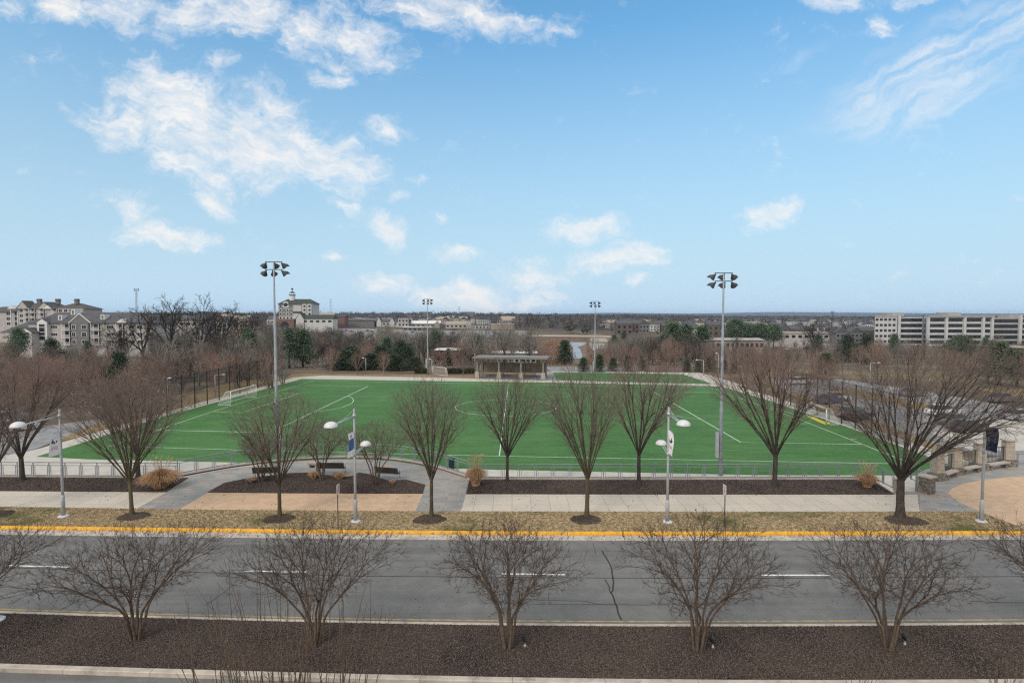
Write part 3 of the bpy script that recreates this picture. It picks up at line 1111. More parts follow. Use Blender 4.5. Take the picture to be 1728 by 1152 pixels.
def walk(r_, p, d, L, r0, r1, n, wob, rise):
    pts, dirs = [p], []
    st = L / n
    for i in range(n):
        d = vnorm((d[0] + r_.uniform(-wob, wob), d[1] + r_.uniform(-wob, wob), d[2] + r_.uniform(-wob, wob) + rise))
        dirs.append(d)
        p = vadd(p, d, st)
        pts.append(p)
    rad = [r0 + (r1 - r0) * (i / n) for i in range(n + 1)]
    return pts, rad, dirs


def grow(r_, p, d, L, r0, depth, cfg, limbs, twigs):
    """one branch with its side branches; thick ones go to limbs, thin ones to twigs"""
    c = cfg[depth]
    n = c['n']
    r1 = max(r0 * c['end'], c['rmin'])
    pts, rad, dirs = walk(r_, p, d, L, r0, r1, n, c['wob'], c['rise'])
    if c['thick']:
        limbs.append((pts, rad))
    else:
        for i in range(n):
            twigs.append((pts[i], pts[i + 1], rad[i], rad[i + 1]))
    if depth + 1 >= len(cfg):
        return pts[-1], dirs[-1]
    k_ = c['kids']
    az = r_.uniform(0, 6.28)
    for j in range(k_):
        t = c['t0'] + (1 - c['t0']) * ((j + r_.uniform(0, .8)) / k_)
        i = min(int(t * n), n - 1)
        f = t * n - i
        q = tuple(pts[i][a] + (pts[i + 1][a] - pts[i][a]) * f for a in range(3))
        az += 2.4 + r_.uniform(-.5, .5)
        ang = R(r_.uniform(*c['ang']))
        dd = turn(dirs[i], ang, az, r_)
        ll = L * c['len'] * (1 - c['tap'] * t) * r_.uniform(.7, 1.15)
        rr_ = rad[i] * c['rk']
        grow(r_, q, dd, ll, max(rr_, cfg[depth + 1]['rmin']), depth + 1, cfg, limbs, twigs)
    return pts[-1], dirs[-1]


def fan_tree(seed, starts, targets, f, tip_r, expo, wig, twiglets, tw_len, up_bias=.5, zig=0.0):
    """branches grown by dividing the crown's tips between ever finer limbs.
    starts: list of (point, direction, list of tip indices). Returns segments (p, q, r0, r1)"""
    r_ = random.Random(seed)
    segs = []

    def emit(p, d, q, ra, rb):
        """curved stretch from p (leaving along d) to q"""
        L = math.dist(p, q)
        n = 2 if L < .5 else min(6, 2 + int(L / .5))
        c = (p[0] + d[0] * L * .45, p[1] + d[1] * L * .45, p[2] + d[2] * L * .45)
        prev, pts = p, [p]
        for i in range(1, n + 1):
            t = i / n
            a, b, e = (1 - t) ** 2, 2 * t * (1 - t), t * t
            w_ = wig * L * (1 if i < n else 0)
            x = tuple(a * p[k_] + b * c[k_] + e * q[k_] + r_.uniform(-w_, w_) for k_ in range(3))
            segs.append((prev, x, ra + (rb - ra) * (t - 1 / n), ra + (rb - ra) * t))
            prev = x
            pts.append(x)
        return vnorm(tuple(pts[-1][k_] - pts[-2][k_] for k_ in range(3)))

    def rec(p, d, idx):
        if len(idx) == 1:
            q = targets[idx[0]]
            dd = emit(p, d, q, tip_r * 1.5, tip_r)
            for _ in range(twiglets):
                t_ = turn(dd, R(r_.uniform(8, 38)), r_.uniform(0, 6.28), r_)
                t_ = vnorm((t_[0], t_[1], t_[2] + up_bias * .5))
                l = tw_len * r_.uniform(.4, 1.2)
                m_ = vadd(q, t_, l * .5)
                t2 = vnorm((t_[0] + r_.uniform(-.25, .25), t_[1] + r_.uniform(-.25, .25), t_[2] + .15))
                segs.append((q, m_, tip_r, tip_r * .85))
                segs.append((m_, vadd(m_, t2, l * .5), tip_r * .85, tip_r * .6))
            return tip_r * 1.5
        n = len(idx)
        c = [sum(targets[i][k_] for i in idx) / n for k_ in range(3)]
        v = [c[k_] - p[k_] for k_ in range(3)]
        D_ = math.sqrt(sum(x * x for x in v)) or 1e-6
        ff = f * r_.uniform(.75, 1.25) if n > 3 else .55
        e = vnorm(tuple(v[k_] / D_ + d[k_] * .6 for k_ in range(3)))
        q = vadd(p, e, D_ * ff)
        if zig:
            q = tuple(q[k_] + r_.uniform(-zig, zig) * D_ * ff for k_ in range(3))
        # two far apart tips draw the others to themselves
        a = targets[r_.choice(idx)]
        i1 = max(idx, key=lambda i: math.dist(targets[i], a))
        b1 = targets[i1]
        i2 = max(idx, key=lambda i: math.dist(targets[i], b1))
        b2 = targets[i2]
        g1, g2 = [], []
        for i in idx:
            (g1 if math.dist(targets[i], b1) < math.dist(targets[i], b2) * r_.uniform(.93, 1.07) else g2).append(i)
        if not g1 or not g2:
            g1, g2 = idx[:n // 2], idx[n // 2:]
        k0 = len(segs)
        r_est = tip_r * 1.5 * n ** (1 / expo)
        dd = emit(p, d, q, r_est, r_est * .9)
        for g_ in (g1, g2):
            rec(q, dd, g_)
        return r_est

    for p, d, idx in starts:
        if idx:
            rec(p, d, idx)
    return segs


def crown_tips(r_, n, z0, z1, prof, fill):
    """tips inside a crown given by its radius over height t in 0..1"""
    out = []
    while len(out) < n:
        t = r_.random() ** .8
        Rm = prof(t)
        if r_.random() > Rm / prof(.7) * .9 + .1:
            continue
        q = r_.random() ** fill * Rm
        a = r_.uniform(0, 6.2832)
        out.append((q * math.cos(a), q * math.sin(a), z0 + (z1 - z0) * t))
    return out


def sectors(r_, tips, k_, centre):
    """tips shared out among k_ main limbs by direction"""
    seeds = r_.sample(range(len(tips)), k_)
    dirs = [vnorm(tuple(t[i] - centre[i] for i in range(3))) for t in tips]
    mu = [dirs[i] for i in seeds]
    for _ in range(6):
        gs = [[] for _ in range(k_)]
        for i, d in enumerate(dirs):
            j = max(range(k_), key=lambda j: sum(d[a] * mu[j][a] for a in range(3)))
            gs[j].append(i)
        mu = [vnorm(tuple(sum(dirs[i][a] for i in g_) for a in range(3))) if g_ else mu[j] for j, g_ in enumerate(gs)]
    return [(m_, g_) for m_, g_ in zip(mu, gs) if g_]


def split_mesh(segs, lim):
    return [s_ for s_ in segs if s_[2] > lim], [s_ for s_ in segs if s_[2] <= lim]


def vase(t):
    return (t / .62) ** .7 if t < .62 else math.sqrt(max(.02, 1 - ((t - .62) / .40) ** 2))


def zelkova(seed, H, W, trunk_h, trunk_r, nl=10, lean=0.0, dens=1.0):
    """vase-shaped street tree: short trunk, a fan of upswept limbs, a fringe of fine twigs"""
    r_ = random.Random(seed)
    nt_ = int(1350 * dens)
    sx, sy = r_.uniform(-.12, .12) * W, r_.uniform(-.12, .12) * W
    tips = crown_tips(r_, nt_, trunk_h + (H - trunk_h) * .12, H * .965, lambda t: W * .5 * vase(t) * .97, .45)
    lob = [(r_.uniform(0, 6.28), r_.uniform(.82, 1.12)) for _ in range(5)]
    tl = []
    for x, y, z in tips:        # uneven outline
        a = math.atan2(y, x)
        k_ = 1 + .10 * math.sin(2 * a + lob[0][0]) + .08 * math.sin(3 * a + lob[1][0] + z)
        t = (z - trunk_h) / (H - trunk_h)
        tl.append((x * k_ + sx * t, y * k_ + sy * t, trunk_h + (z - trunk_h) * (1 + .06 * math.sin(3 * a + lob[2][0]))))
    tips = tl
    tp, tr, td = walk(r_, (0, 0, -.05), (lean, 0, 1), trunk_h, trunk_r, trunk_r * .85, 6, .03, .06)
    tr[0], tr[1] = trunk_r * 1.5, trunk_r * 1.1
    starts = []
    for m_, g_ in sectors(r_, tips, nl, (0, 0, trunk_h)):
        a = r_.random() ** 1.5
        p = tuple(tp[-1][i] * (1 - a * .9) + tp[-2][i] * a * .9 for i in range(3))
        starts.append((p, vnorm((m_[0] * .8, m_[1] * .8, m_[2] + .25)), g_))
    segs = fan_tree(seed, starts, tips, .27, .0040, 2.28, .012, 3, .42, .5)
    mb = MB()
    polytubes(mb, [(tp, tr)], 10)
    big, small = split_mesh(segs, .016)
    for p, q, ra, rb in big:
        mb.tube([p, q], [ra, rb], 5, cap=False)
    return mb, small


def myrtle(seed, H, W, stems=7, dens=1.0):
    """many-stemmed small tree: a wide fan of forking branches, fine twigs at the rim"""
    r_ = random.Random(seed)

    def prof(t):
        return W * .5 * ((.16 + .84 * (t / .6) ** .9) if t < .6 else math.sqrt(max(.03, 1 - ((t - .6) / .42) ** 2)))
    tips = crown_tips(r_, int(950 * dens), H * .37, H * .95, prof, .55)
    ph = r_.uniform(0, 6.28)
    tl = []
    for x, y, z in tips:
        a = math.atan2(y, x)
        k_ = 1 + .10 * math.sin(2 * a + ph) + .09 * math.sin(5 * a + ph)
        tl.append((x * k_, y * k_, z * (1 + .07 * math.sin(3 * a + ph))))
    tips = tl
    starts, stems_ = [], []
    for m_, g_ in sectors(r_, tips, stems, (0, 0, 0)):
        az = math.atan2(m_[1], m_[0])
        rr_ = r_.uniform(.08, .2)
        p = (math.cos(az) * rr_, math.sin(az) * rr_, -.04)
        d = vnorm((m_[0] * .38, m_[1] * .38, 1))
        L = H * r_.uniform(.18, .28)
        pts, rad, dirs = walk(r_, p, d, L, .058, .046, 4, .05, 0)
        stems_.append((pts, rad))
        starts.append((pts[-1], dirs[-1], g_))
    segs = fan_tree(seed, starts, tips, .30, .0038, 2.42, .02, 4, .34, .7, .06)
    ends = [s_ for s_ in segs if s_[3] < .003]
    for t in r_.sample(ends, min(len(ends), 40)):      # dry seed heads
        for _ in range(4):
            q = vadd(t[1], (r_.uniform(-1, 1), r_.uniform(-1, 1), r_.uniform(-.3, 1)), .05)
            segs.append((t[1], q, .007, .011))
    mb = MB()
    polytubes(mb, stems_, 7)
    big, small = split_mesh(segs, .011)
    for p, q, ra, rb in big:
        mb.tube([p, q], [ra, rb], 5, cap=False)
    return mb, small


def wild_tree(seed, H, W, trunk_h, n, m, tip_r=.014, limbs=6, stems=1, f=.3, zig=.08):
    """background tree as one mesh"""
    r_ = random.Random(seed)
    tips = crown_tips(r_, n, trunk_h + (H - trunk_h) * .05, H * .95, lambda t: W * .5 * ((.35 + .65 * t / .45) if t < .45 else math.sqrt(max(.03, 1 - ((t - .45) / .57) ** 2))), .6)
    ph = r_.uniform(0, 6.28)
    tips = [(x * (1 + .18 * math.sin(2 * math.atan2(y, x) + ph)) + .05 * W * math.sin(z * 1.3 + ph), y * (1 + .18 * math.sin(2 * math.atan2(y, x) + ph)), z) for x, y, z in tips]
    starts, segs = [], []
    r0 = tip_r * 1.5 * n ** (1 / 2.2)
    if stems == 1:
        tp, tr, _ = walk(r_, (0, 0, -.4), (0, 0, 1), trunk_h + .4, r0 * 1.15, r0, 5, .05, .05)
        for i in range(5):
            segs.append((tp[i], tp[i + 1], tr[i], tr[i + 1]))
        for m_, g_ in sectors(r_, tips, limbs, (0, 0, trunk_h)):
            starts.append((tp[-1] if r_.random() < .6 else tp[-2], vnorm((m_[0], m_[1], m_[2] + .3)), g_))
    else:
        for m_, g_ in sectors(r_, tips, stems, (0, 0, -1)):
            starts.append(((m_[0] * .4, m_[1] * .4, -.3), vnorm((m_[0] * .5, m_[1] * .5, 1)), g_))
    segs += fan_tree(seed, starts, tips, f, tip_r, 2.2, .02, 2, H * .06, .4, zig)
    return seg_mesh('bare_tree', segs, m, 3)



def wood_tree(seed, H, spread, m, style):
    """background bare tree as one mesh"""
    r_ = random.Random(seed)
    limbs, twigs = [], []
    if style == 'oak':
        cfg = [
            dict(n=8, end=.3, rmin=.08, wob=.13, rise=.02, thick=True, kids=7, t0=.25, ang=(25, 60), len=.55, tap=.4, rk=.6),
            dict(n=6, end=.35, rmin=.05, wob=.18, rise=.04, thick=True, kids=6, t0=.2, ang=(25, 60), len=.5, tap=.4, rk=.6),
            dict(n=4, end=.5, rmin=.032, wob=.2, rise=.04, thick=False, kids=5, t0=.15, ang=(25, 60), len=.55, tap=.3, rk=.7),
            dict(n=3, end=.6, rmin=.018, wob=.2, rise=.03, thick=False),
        ]
        th, tr_, nl, half = H * .28, H * .030, 6, R(50)
    elif style == 'tall':
        cfg = [
            dict(n=7, end=.22, rmin=.03, wob=.08, rise=.05, thick=True, kids=8, t0=.2, ang=(22, 50), len=.42, tap=.4, rk=.5),
            dict(n=4, end=.4, rmin=.02, wob=.14, rise=.04, thick=False, kids=6, t0=.1, ang=(22, 55), len=.55, tap=.35, rk=.7),
            dict(n=3, end=.6, rmin=.018, wob=.15, rise=.04, thick=False, kids=3, t0=.1, ang=(25, 55), len=.55, tap=.3, rk=.8),
            dict(n=2, end=.7, rmin=.016, wob=.15, rise=.03, thick=False),
        ]
        th, tr_, nl, half = H * .35, H * .013, 6, R(28)
    else:   # rounded young tree with dense upright twigs
        cfg = [
            dict(n=6, end=.2, rmin=.02, wob=.06, rise=.06, thick=True, kids=9, t0=.12, ang=(18, 42), len=.5, tap=.45, rk=.55),
            dict(n=4, end=.4, rmin=.014, wob=.1, rise=.05, thick=False, kids=7, t0=.1, ang=(20, 45), len=.55, tap=.35, rk=.7),
            dict(n=3, end=.6, rmin=.012, wob=.12, rise=.05, thick=False, kids=3, t0=.1, ang=(20, 50), len=.55, tap=.3, rk=.8),
            dict(n=2, end=.7, rmin=.011, wob=.12, rise=.05, thick=False),
        ]
        th, tr_, nl, half = H * .2, H * .016, 8, R(36)
    tp, trr, td = walk(r_, (0, 0, -.3), (0, 0, 1), th, tr_ * 1.2, tr_, 5, .04, .05)
    limbs.append((tp, trr))
    rem = H - th
    for i in range(nl):
        u = (i + .5) / nl
        ang = half * spread * u ** .7 * r_.uniform(.8, 1.15)
        az = i * 2.399 + seed
        d = (math.sin(ang) * math.cos(az), math.sin(ang) * math.sin(az), math.cos(ang))
        L = rem * r_.uniform(.75, .95)
        grow(r_, tp[-1] if i % 2 else tp[-2], d, L, tr_ * r_.uniform(.4, .6), 0, cfg, limbs, twigs)
    segs = []
    for pts, rad in limbs:
        for i in range(len(pts) - 1):
            segs.append((pts[i], pts[i + 1], rad[i], rad[i + 1]))
    return seg_mesh('bare_tree', segs + twigs, m, 3), len(twigs)


def leafy(seed, H, W, m, shape, n=3500, size=.35):
    """evergreen: trunk and a crown of many small needle clumps on whorled boughs"""
    r_ = random.Random(seed)
    nr = np.random.default_rng(seed)
    tb = MB()
    tb.tube([(0, 0, -.3), (0, 0, H * .5), (0, 0, H * .97)], [H * .018, H * .012, .02], 7)
    cen, siz = [], []
    nb = 70
    for i in range(nb):
        t = (i / nb) ** .9
        if shape == 'pine':
            z = H * (.22 + .75 * t)
            rad = W * .5 * (1 - t) ** .75 * r_.uniform(.55, 1.1) + .2
        elif shape == 'broad':
            z = H * (.38 + .58 * t)
            rad = W * .5 * math.sin(math.pi * (.22 + .72 * t)) * r_.uniform(.5, 1.1)
        else:
            z = H * (.04 + .93 * t)
            rad = W * .5 * (1 - t) ** .6 * r_.uniform(.7, 1.1) + .12
        az = i * 2.4 + r_.uniform(-.4, .4)
        tipz = z + rad * r_.uniform(-.12, .22)
        tb.tube([(0, 0, z - .12 * rad), (math.cos(az) * rad * .9, math.sin(az) * rad * .9, tipz)], [.045, .015], 4)
        k_ = int(n / nb)
        for _ in range(k_):
            f = r_.random() ** .6
            cen.append((math.cos(az) * rad * f + r_.gauss(0, .11 * W * .5 + .1), math.sin(az) * rad * f + r_.gauss(0, .11 * W * .5 + .1), z + (tipz - z) * f + r_.gauss(0, .05 * W + .06)))
    cen = np.array(cen)
    n_ = len(cen)
    a = nr.normal(size=(n_, 3))
    a /= np.linalg.norm(a, axis=1, keepdims=True)
    b = nr.normal(size=(n_, 3))
    b -= a * (a * b).sum(1, keepdims=True)
    b /= np.linalg.norm(b, axis=1, keepdims=True)
    s = nr.uniform(.5, 1.3, size=(n_, 1)) * size
    V = np.stack([cen - a * s * .5, cen + b * s * .28, cen + a * s * .5, cen - b * s * .28], axis=1).reshape(-1, 3)
    Fc = np.arange(n_ * 4).reshape(-1, 4)
    return tb.mesh('trunk', True), np_mesh('crown', V, Fc, 4, m)


# --- street trees: zelkovas in the verge and behind the walk
def plant_zelkova(px, py, top_py, width_px, label, seed, trunk_px, trunk_r, nl=10, z=0.0, m='twig', lean=0.0, dens=1.0, rz=0.0, bark='bark_olive', group='bare street trees of the avenue'):
    c = G(px, py, z)
    s = c.y / F
    H = (py - top_py) * s * .97
    W = width_px * s * (.80 if width_px > 300 else 1.17)
    mb, tw = zelkova(seed, H, W, trunk_px * s, trunk_r, nl, lean, dens)
    t = thing('street_tree', label, 'tree', c, rz, group)
    obj('trunk', mb, bark, t, True)
    child('crown', seg_mesh('crown', tw, m), t)
    return t


plant_zelkova(223, 869, 628, 170, 'bare street tree in the grass verge beside the single-armed lamp at far left', 11, 62, .12, 12, lean=-.03, dens=1.3)
plant_zelkova(472, 871, 650, 150, 'slim bare street tree in the verge in front of the leftmost bench of the plaza', 12, 56, .115, 11)
plant_zelkova(728, 872, 628, 118, 'slender upright bare street tree at the foot of the right flagstone ramp', 13, 62, .115, 9)
plant_zelkova(990, 872, 606, 146, 'bare street tree in a round mulch ring in the verge, right of the centre circle', 14, 68, .135, 12)
plant_zelkova(1519, 872, 560, 500, 'large wide-spreading bare tree with leaning limbs beside the right stair', 15, 66, .24, 20, dens=2.7, bark='bark')
plant_zelkova(-12, 862, 640, 150, 'bare street tree whose trunk stands on the left edge of the view', 16, 60, .13, 11)
plant_zelkova(38, 810, 585, 165, 'bare red-twigged tree in the left mulch bed behind the lamp with the single arm', 17, 40, .17, 13, m='twig_red', bark='bark', dens=1.7)
plant_zelkova(233, 806, 618, 120, 'bare tree in the left mulch bed just behind the large tan grass clump', 18, 38, .16, 11, bark='bark', dens=1.3)
plant_zelkova(856, 812, 622, 135, 'bare tree in the mulch bed before the halfway line of the pitch', 19, 44, .12, 12, bark='bark')
plant_zelkova(1078, 819, 588, 160, 'bare tree in the mulch bed left of the lamp with the white banner facing right', 20, 52, .14, 12, m='twig_red', bark='bark', dens=1.3)
plant_zelkova(1307, 822, 566, 195, 'broad bare tree in the mulch bed right of the tall floodlight mast', 21, 58, .17, 14, m='twig_red', dens=1.9, bark='bark')

# --- crape myrtles on the median, and the smaller ones on the island
def plant_myrtle(px, py, top_py, width_px, label, seed, group, stems=7, dens=1.0, tw_m='myrtle_twig', bark='myrtle_bark'):
    c = G(px, py, 0)
    s = c.y / F
    # tops stand nearer the eye than their foot seen from above
    H = (py - top_py) * s * .96
    mb, tw = myrtle(seed, H * .95, width_px * s * 1.1, stems, dens)
    t = thing('crape_myrtle', label, 'small tree', c, 0, group)
    obj('trunk', mb, bark, t, True)
    child('crown', seg_mesh('crown', tw, tw_m), t)
    return t


gm_ = 'bare multi-stemmed trees along the median'
plant_myrtle(-62, 1075, 880, 270, 'bare many-stemmed tree cut by the left edge on the median', 31, gm_)
plant_myrtle(229, 1078, 872, 285, 'bare many-stemmed tree on the median in front of the cracked asphalt', 32, gm_)
plant_myrtle(531, 1086, 858, 265, 'bare many-stemmed tree on the median amid tall thin shoots', 33, gm_)
plant_myrtle(856, 1090, 866, 245, 'bare many-stemmed tree on the median left of the long road crack', 34, gm_)
plant_myrtle(1178, 1094, 858, 300, 'widest bare many-stemmed tree on the median right of the long road crack', 35, gm_, 8)
plant_myrtle(1497, 1092, 868, 270, 'bare many-stemmed tree on the median below the large spreading tree', 36, gm_)
plant_myrtle(1805, 1088, 860, 300, 'bare many-stemmed tree cut by the right edge on the median', 37, gm_)
gi_ = 'small bare trees on the plaza island'
plant_myrtle(441, 813, 720, 70, 'small bare many-stemmed tree in front of the leftmost bench', 38, gi_, 6, .8, 'twig')
plant_myrtle(543, 810, 702, 115, 'small bare many-stemmed tree beside the square litter bin', 39, gi_, 6, .9, 'twig')
plant_myrtle(634, 817, 700, 135, 'small bare many-stemmed tree beside the rightmost bench', 40, gi_, 6, .9, 'twig')

# thin shoots of a bare shrub close to the camera
r_ = random.Random(77)
segs = []
lim = MB()
base = G(480, 1225, 0)
for i in range(70):
    a = r_.uniform(0, 6.28)
    q = r_.random() ** .5
    p = (math.cos(a) * 2.4 * q, math.sin(a) * .7 * q, 0)
    d = vnorm((p[0] * .10 + r_.uniform(-.16, .16), r_.uniform(-.12, .1), 1))
    H = r_.uniform(2.2, 6.4) * (.75 + .25 * (1 - q))
    pts, rad, dirs = walk(r_, p, d, H, .017, .006, 9, .05, .02)
    lim.tube(pts, rad, 4, cap=False)
    for j in range(3, 9):
        if r_.random() < .45:
            dd = turn(dirs[j - 1], R(r_.uniform(20, 45)), r_.uniform(0, 6.28), r_)
            pp, ra_, _ = walk(r_, pts[j], dd, r_.uniform(.25, .9), .007, .005, 3, .08, .03)
            lim.tube(pp, ra_, 3, cap=False)
sh = thing('bare_shrub', 'tall thin leafless shoots rising at the bottom edge left of centre', 'shrub', base)
obj('branches', lim, 'myrtle_bark', sh, True)
for (px, py, lab, n, hh) in ((1452, 1165, 'small leafless shrub at the bottom edge below the rightmost whole median tree', 12, .9), (1692, 1160, 'leafless shrub in the bottom right corner', 16, 1.0)):
    lim = MB()
    b_ = G(px, py, 0)
    for i in range(n):
        p = (r_.uniform(-.35, .35), r_.uniform(-.2, .2), 0)
        pts, rad, dirs = walk(r_, p, vnorm((p[0], p[1] - .1, 1)), hh * r_.uniform(.5, 1.1), .012, .004, 6, .12, .02)
        lim.tube(pts, rad, 4, cap=False)
    o = obj('bare_shrub', lim, 'myrtle_bark', None, True)
    o.location = b_
    tag(o, lab, 'shrub')

# --- the wood behind the field
def in_gap(px, D):
    if 880 < px < 1030 and 180 < D < 470 and not (px < 915 and D < 230):
        return True
    return False


V_OAK = [wood_tree(s_, 18, sp, 'oak_bark', 'oak')[0] for s_, sp in ((51, 1.0), (52, 1.15), (53, .85))]
V_TALL = [wild_tree(s_, 13, 6.2 * sp, 3.6, 260, mm, .015) for s_, sp, mm in ((54, 1.0, 'wood_grey'), (55, 1.25, 'wood_light'), (56, .8, 'wood_grey'), (57, 1.1, 'wood_dark'))]
V_RED = [wild_tree(s_, 8, 5.6 * sp, 1.5, 300, mm, .011, 8) for s_, sp, mm in ((58, 1.0, 'wood_red'), (59, 1.2, 'wood_red'), (60, .85, 'wood_red'))]
V_PINE = [leafy(61, 14, 6.5, 'pine', 'pine', 5200, .42), leafy(62, 12, 6.5, 'pine', 'pine', 5200, .40)]
V_BROAD = [leafy(63, 12, 8, 'pine', 'broad', 5200, .42)]
V_CED = [leafy(64, 7, 4.0, 'pine_dark', 'cone', 4200, .30), leafy(65, 7, 5.0, 'pine_dark', 'cone', 4200, .32)]
for me_, cr_ in V_PINE + V_BROAD + V_CED:
    me_.materials.append(MATS['bark'])


def at(px, D):
    x = (px - 864) / F * D
    return Vector((x, D, T(x, D)))


def plant_bare(var, px, D, top_py=None, H0=None, h=None, name='bare_tree', label=None, group=None, wid=1.0, rz=None):
    c = at(px, D)
    if h is None:
        h = CAM_H + (532 - top_py) / F * D - c.z
    s = h / H0
    o = bpy.data.objects.new(name, var)
    COL.objects.link(o)
    o.location = c
    o.scale = (s * wid, s * wid, s)
    o.rotation_euler = (0, 0, rnd.uniform(0, 6.28) if rz is None else rz)
    tag(o, label, 'tree', group)
    return o


def plant_green(var, px, D, top_py, H0, label, wid=1.0, name='evergreen_tree', group='evergreens behind the field'):
    c = at(px, D)
    s = (CAM_H + (532 - top_py) / F * D - c.z) / H0
    t = thing(name, label, 'tree', c, rnd.uniform(0, 6.28), group, (s * wid * 1.55, s * wid * 1.55, s))
    child('trunk', var[0], t)
    child('crown', var[1], t)
    return t


# tall dark oaks against the sky on the left
for i, (px, D, top, wd, lab) in enumerate((
        (287, 165, 497, .95, 'tallest dark bare oak with a broad forked crown against the sky at the left'),
        (336, 170, 501, .8, 'tall dark bare oak just right of the broad forked one'),
        (372, 160, 512, .95, 'dark bare oak with a long leaning limb left of the near floodlight mast'),
        (240, 150, 520, .9, 'bare oak in front of the right end of the apartment block'),
        (408, 175, 515, .7, 'slim dark bare oak nearest the left side of the near floodlight mast'),
        (205, 140, 545, 1.0, 'low spreading bare tree before the grey gable of the apartment block'),
        (575, 210, 556, 1.2, 'broad grey bare oak below the green-roofed shops'),
        (620, 205, 560, 1.1, 'broad grey bare oak right of the one below the green-roofed shops'),
        (1375, 250, 536, 1.0, 'bare oak just left of the white office building'),
        (545, 200, 575, 1.0, 'bare oak behind the three young trees of the grass bank'))):
    plant_bare(V_OAK[i % 3], px, D, top, 18, name='oak_tree', label=lab, group='bare oaks around the field', wid=wd, rz=i * 1.3)

# evergreens one by one
ev = [
    (V_PINE[0], 487, 150, 553, 14, 'tall green pine, left of the pair behind the near floodlight mast', 1.0),
    (V_PINE[1], 510, 152, 556, 12, 'tall green pine, right of the pair behind the near floodlight mast', 1.0),
    (V_PINE[1], 652, 158, 568, 12, 'green pine behind the field right of the dark cedars', .9),
    (V_BROAD[0], 688, 150, 578, 12, 'round bright green pine left of the far left floodlight mast', .9),
    (V_CED[1], 676, 146, 574, 7, 'dark pointed cedar beside the round bright green pine', .8),
    (V_CED[0], 580, 142, 590, 7, 'dark cedar behind the leftmost young tree of the grass bank', 1.8),
    (V_CED[1], 600, 141, 600, 7, 'low dark cedar behind the middle young tree of the grass bank', 1.8),
    (V_CED[0], 625, 143, 596, 7, 'dark cedar beside the short lamp on the grass bank', 1.8),
    (V_CED[1], 664, 140, 598, 7, 'low dark cedar behind the rightmost young tree of the grass bank', 1.8),
    (V_CED[0], 700, 141, 602, 7, 'low dark cedar left of the far left floodlight mast', 1.8),
    (V_CED[1], 568, 146, 596, 7, 'dark cedar at the left end of the evergreen belt behind the grass bank', 1.5),
    (V_CED[0], 642, 147, 584, 7, 'taller dark cedar in the middle of the evergreen belt behind the grass bank', 1.4),
    (V_CED[1], 590, 150, 584, 7, 'taller dark cedar in the left half of the evergreen belt behind the grass bank', 1.3),
    (V_PINE[0], 735, 190, 556, 14, 'dark green pine just right of the far left floodlight mast', 1.0),
    (V_CED[0], 757, 160, 588, 7, 'small dark cedar left of the shelter', .8),
    (V_CED[0], 953, 170, 574, 7, 'dark pointed cedar right of the shelter in front of the pond', 1.0),
    (V_PINE[1], 1135, 230, 542, 12, 'dark pine in the wood left of the pair near the blue roof', 1.0),
    (V_PINE[0], 1158, 225, 546, 14, 'tall dark pine left of the blue roof', 1.2),
    (V_PINE[1], 1185, 228, 548, 12, 'dark pine in front of the blue roof', 1.0),
    (V_BROAD[0], 1240, 300, 538, 12, 'round green pine behind the near right floodlight mast', 1.0),
    (V_BROAD[0], 1262, 305, 546, 12, 'lower round green pine, second right of the near right floodlight mast', 1.0),
    (V_BROAD[0], 1284, 300, 545, 12, 'round green pine, third right of the near right floodlight mast', 1.0),
    (V_BROAD[0], 1306, 310, 547, 12, 'rightmost of the row of round green pines', 1.0),
    (V_CED[1], 1395, 130, 596, 7, 'dark evergreen at the back of the car park', 1.0),
    (V_BROAD[0], 1622, 170, 565, 12, 'green pine below the middle office block', 1.1),
    (V_PINE[1], 1510, 250, 563, 12, 'dark pine at the left end of the office building', .9),
    (V_PINE[0], 1690, 110, 577, 14, 'large dark pine below the right office block', 1.3),
    (V_PINE[1], 1720, 108, 590, 12, 'large dark pine at the right edge beyond the car park', 1.3),
    (V_CED[0], 199, 92, 594, 7, 'narrow dark green cedar before the right end of the apartment block', .7),
    (V_BROAD[0], 30, 150, 553, 12, 'olive green pine before the left end of the apartment block', .6),
    (V_CED[1], 85, 140, 572, 7, 'dark evergreen shrub before the white gable of the apartment block', .8),
    (V_PINE[0], 147, 140, 575, 14, 'small green pine before the grey gable of the apartment block', .7),
]
for v_, px, D, top, H0, lab, wd in ev:
    plant_green(v_, px, D, top, H0, lab, wd)
for i, (px, D, top) in enumerate(((1012, 136, 598), (1035, 138, 604), (1060, 137, 600), (1085, 139, 606), (1180, 135, 606), (1200, 137, 602), (1222, 136, 606), (985, 136, 603), (1240, 134, 610), (1160, 137, 608))):
    plant_green(V_CED[i % 2], px, D, top, 7, 'dark evergreen in the hedge row beyond the second pitch', .9, group='evergreens beyond the second pitch')

rE = random.Random(44)
for n_, p0, p1, d0, d1, lab, gr in ((4, 290, 480, 125, 200, 'dark evergreen among the bare trees left of the pitch', 'evergreens left of the pitch'), (9, 470, 900, 175, 300, 'dark evergreen among the bare trees behind the grass bank', 'evergreens in the wood behind the pitch'),
                                   (9, 1020, 1250, 190, 320, 'dark evergreen among the bare trees beyond the second pitch', 'evergreens in the wood beyond the second pitch'), (8, 1330, 1700, 170, 300, 'dark evergreen among the bare trees behind the car park', 'evergreens behind the car park')):
    for i in range(n_):
        px, D = rE.uniform(p0, p1), rE.uniform(d0, d1)
        if in_gap(px, D):
            continue
        v_ = rE.choice(V_CED + V_PINE)
        h_ = rE.uniform(7, 11)
        H0 = 7 if v_ in V_CED else 14 if v_ is V_PINE[0] else 12
        plant_green(v_, px, D, 532 - (h_ + T((px - 864) / F * D, D) - CAM_H) * F / D, H0, lab, rE.uniform(.7, 1.0), group=gr)

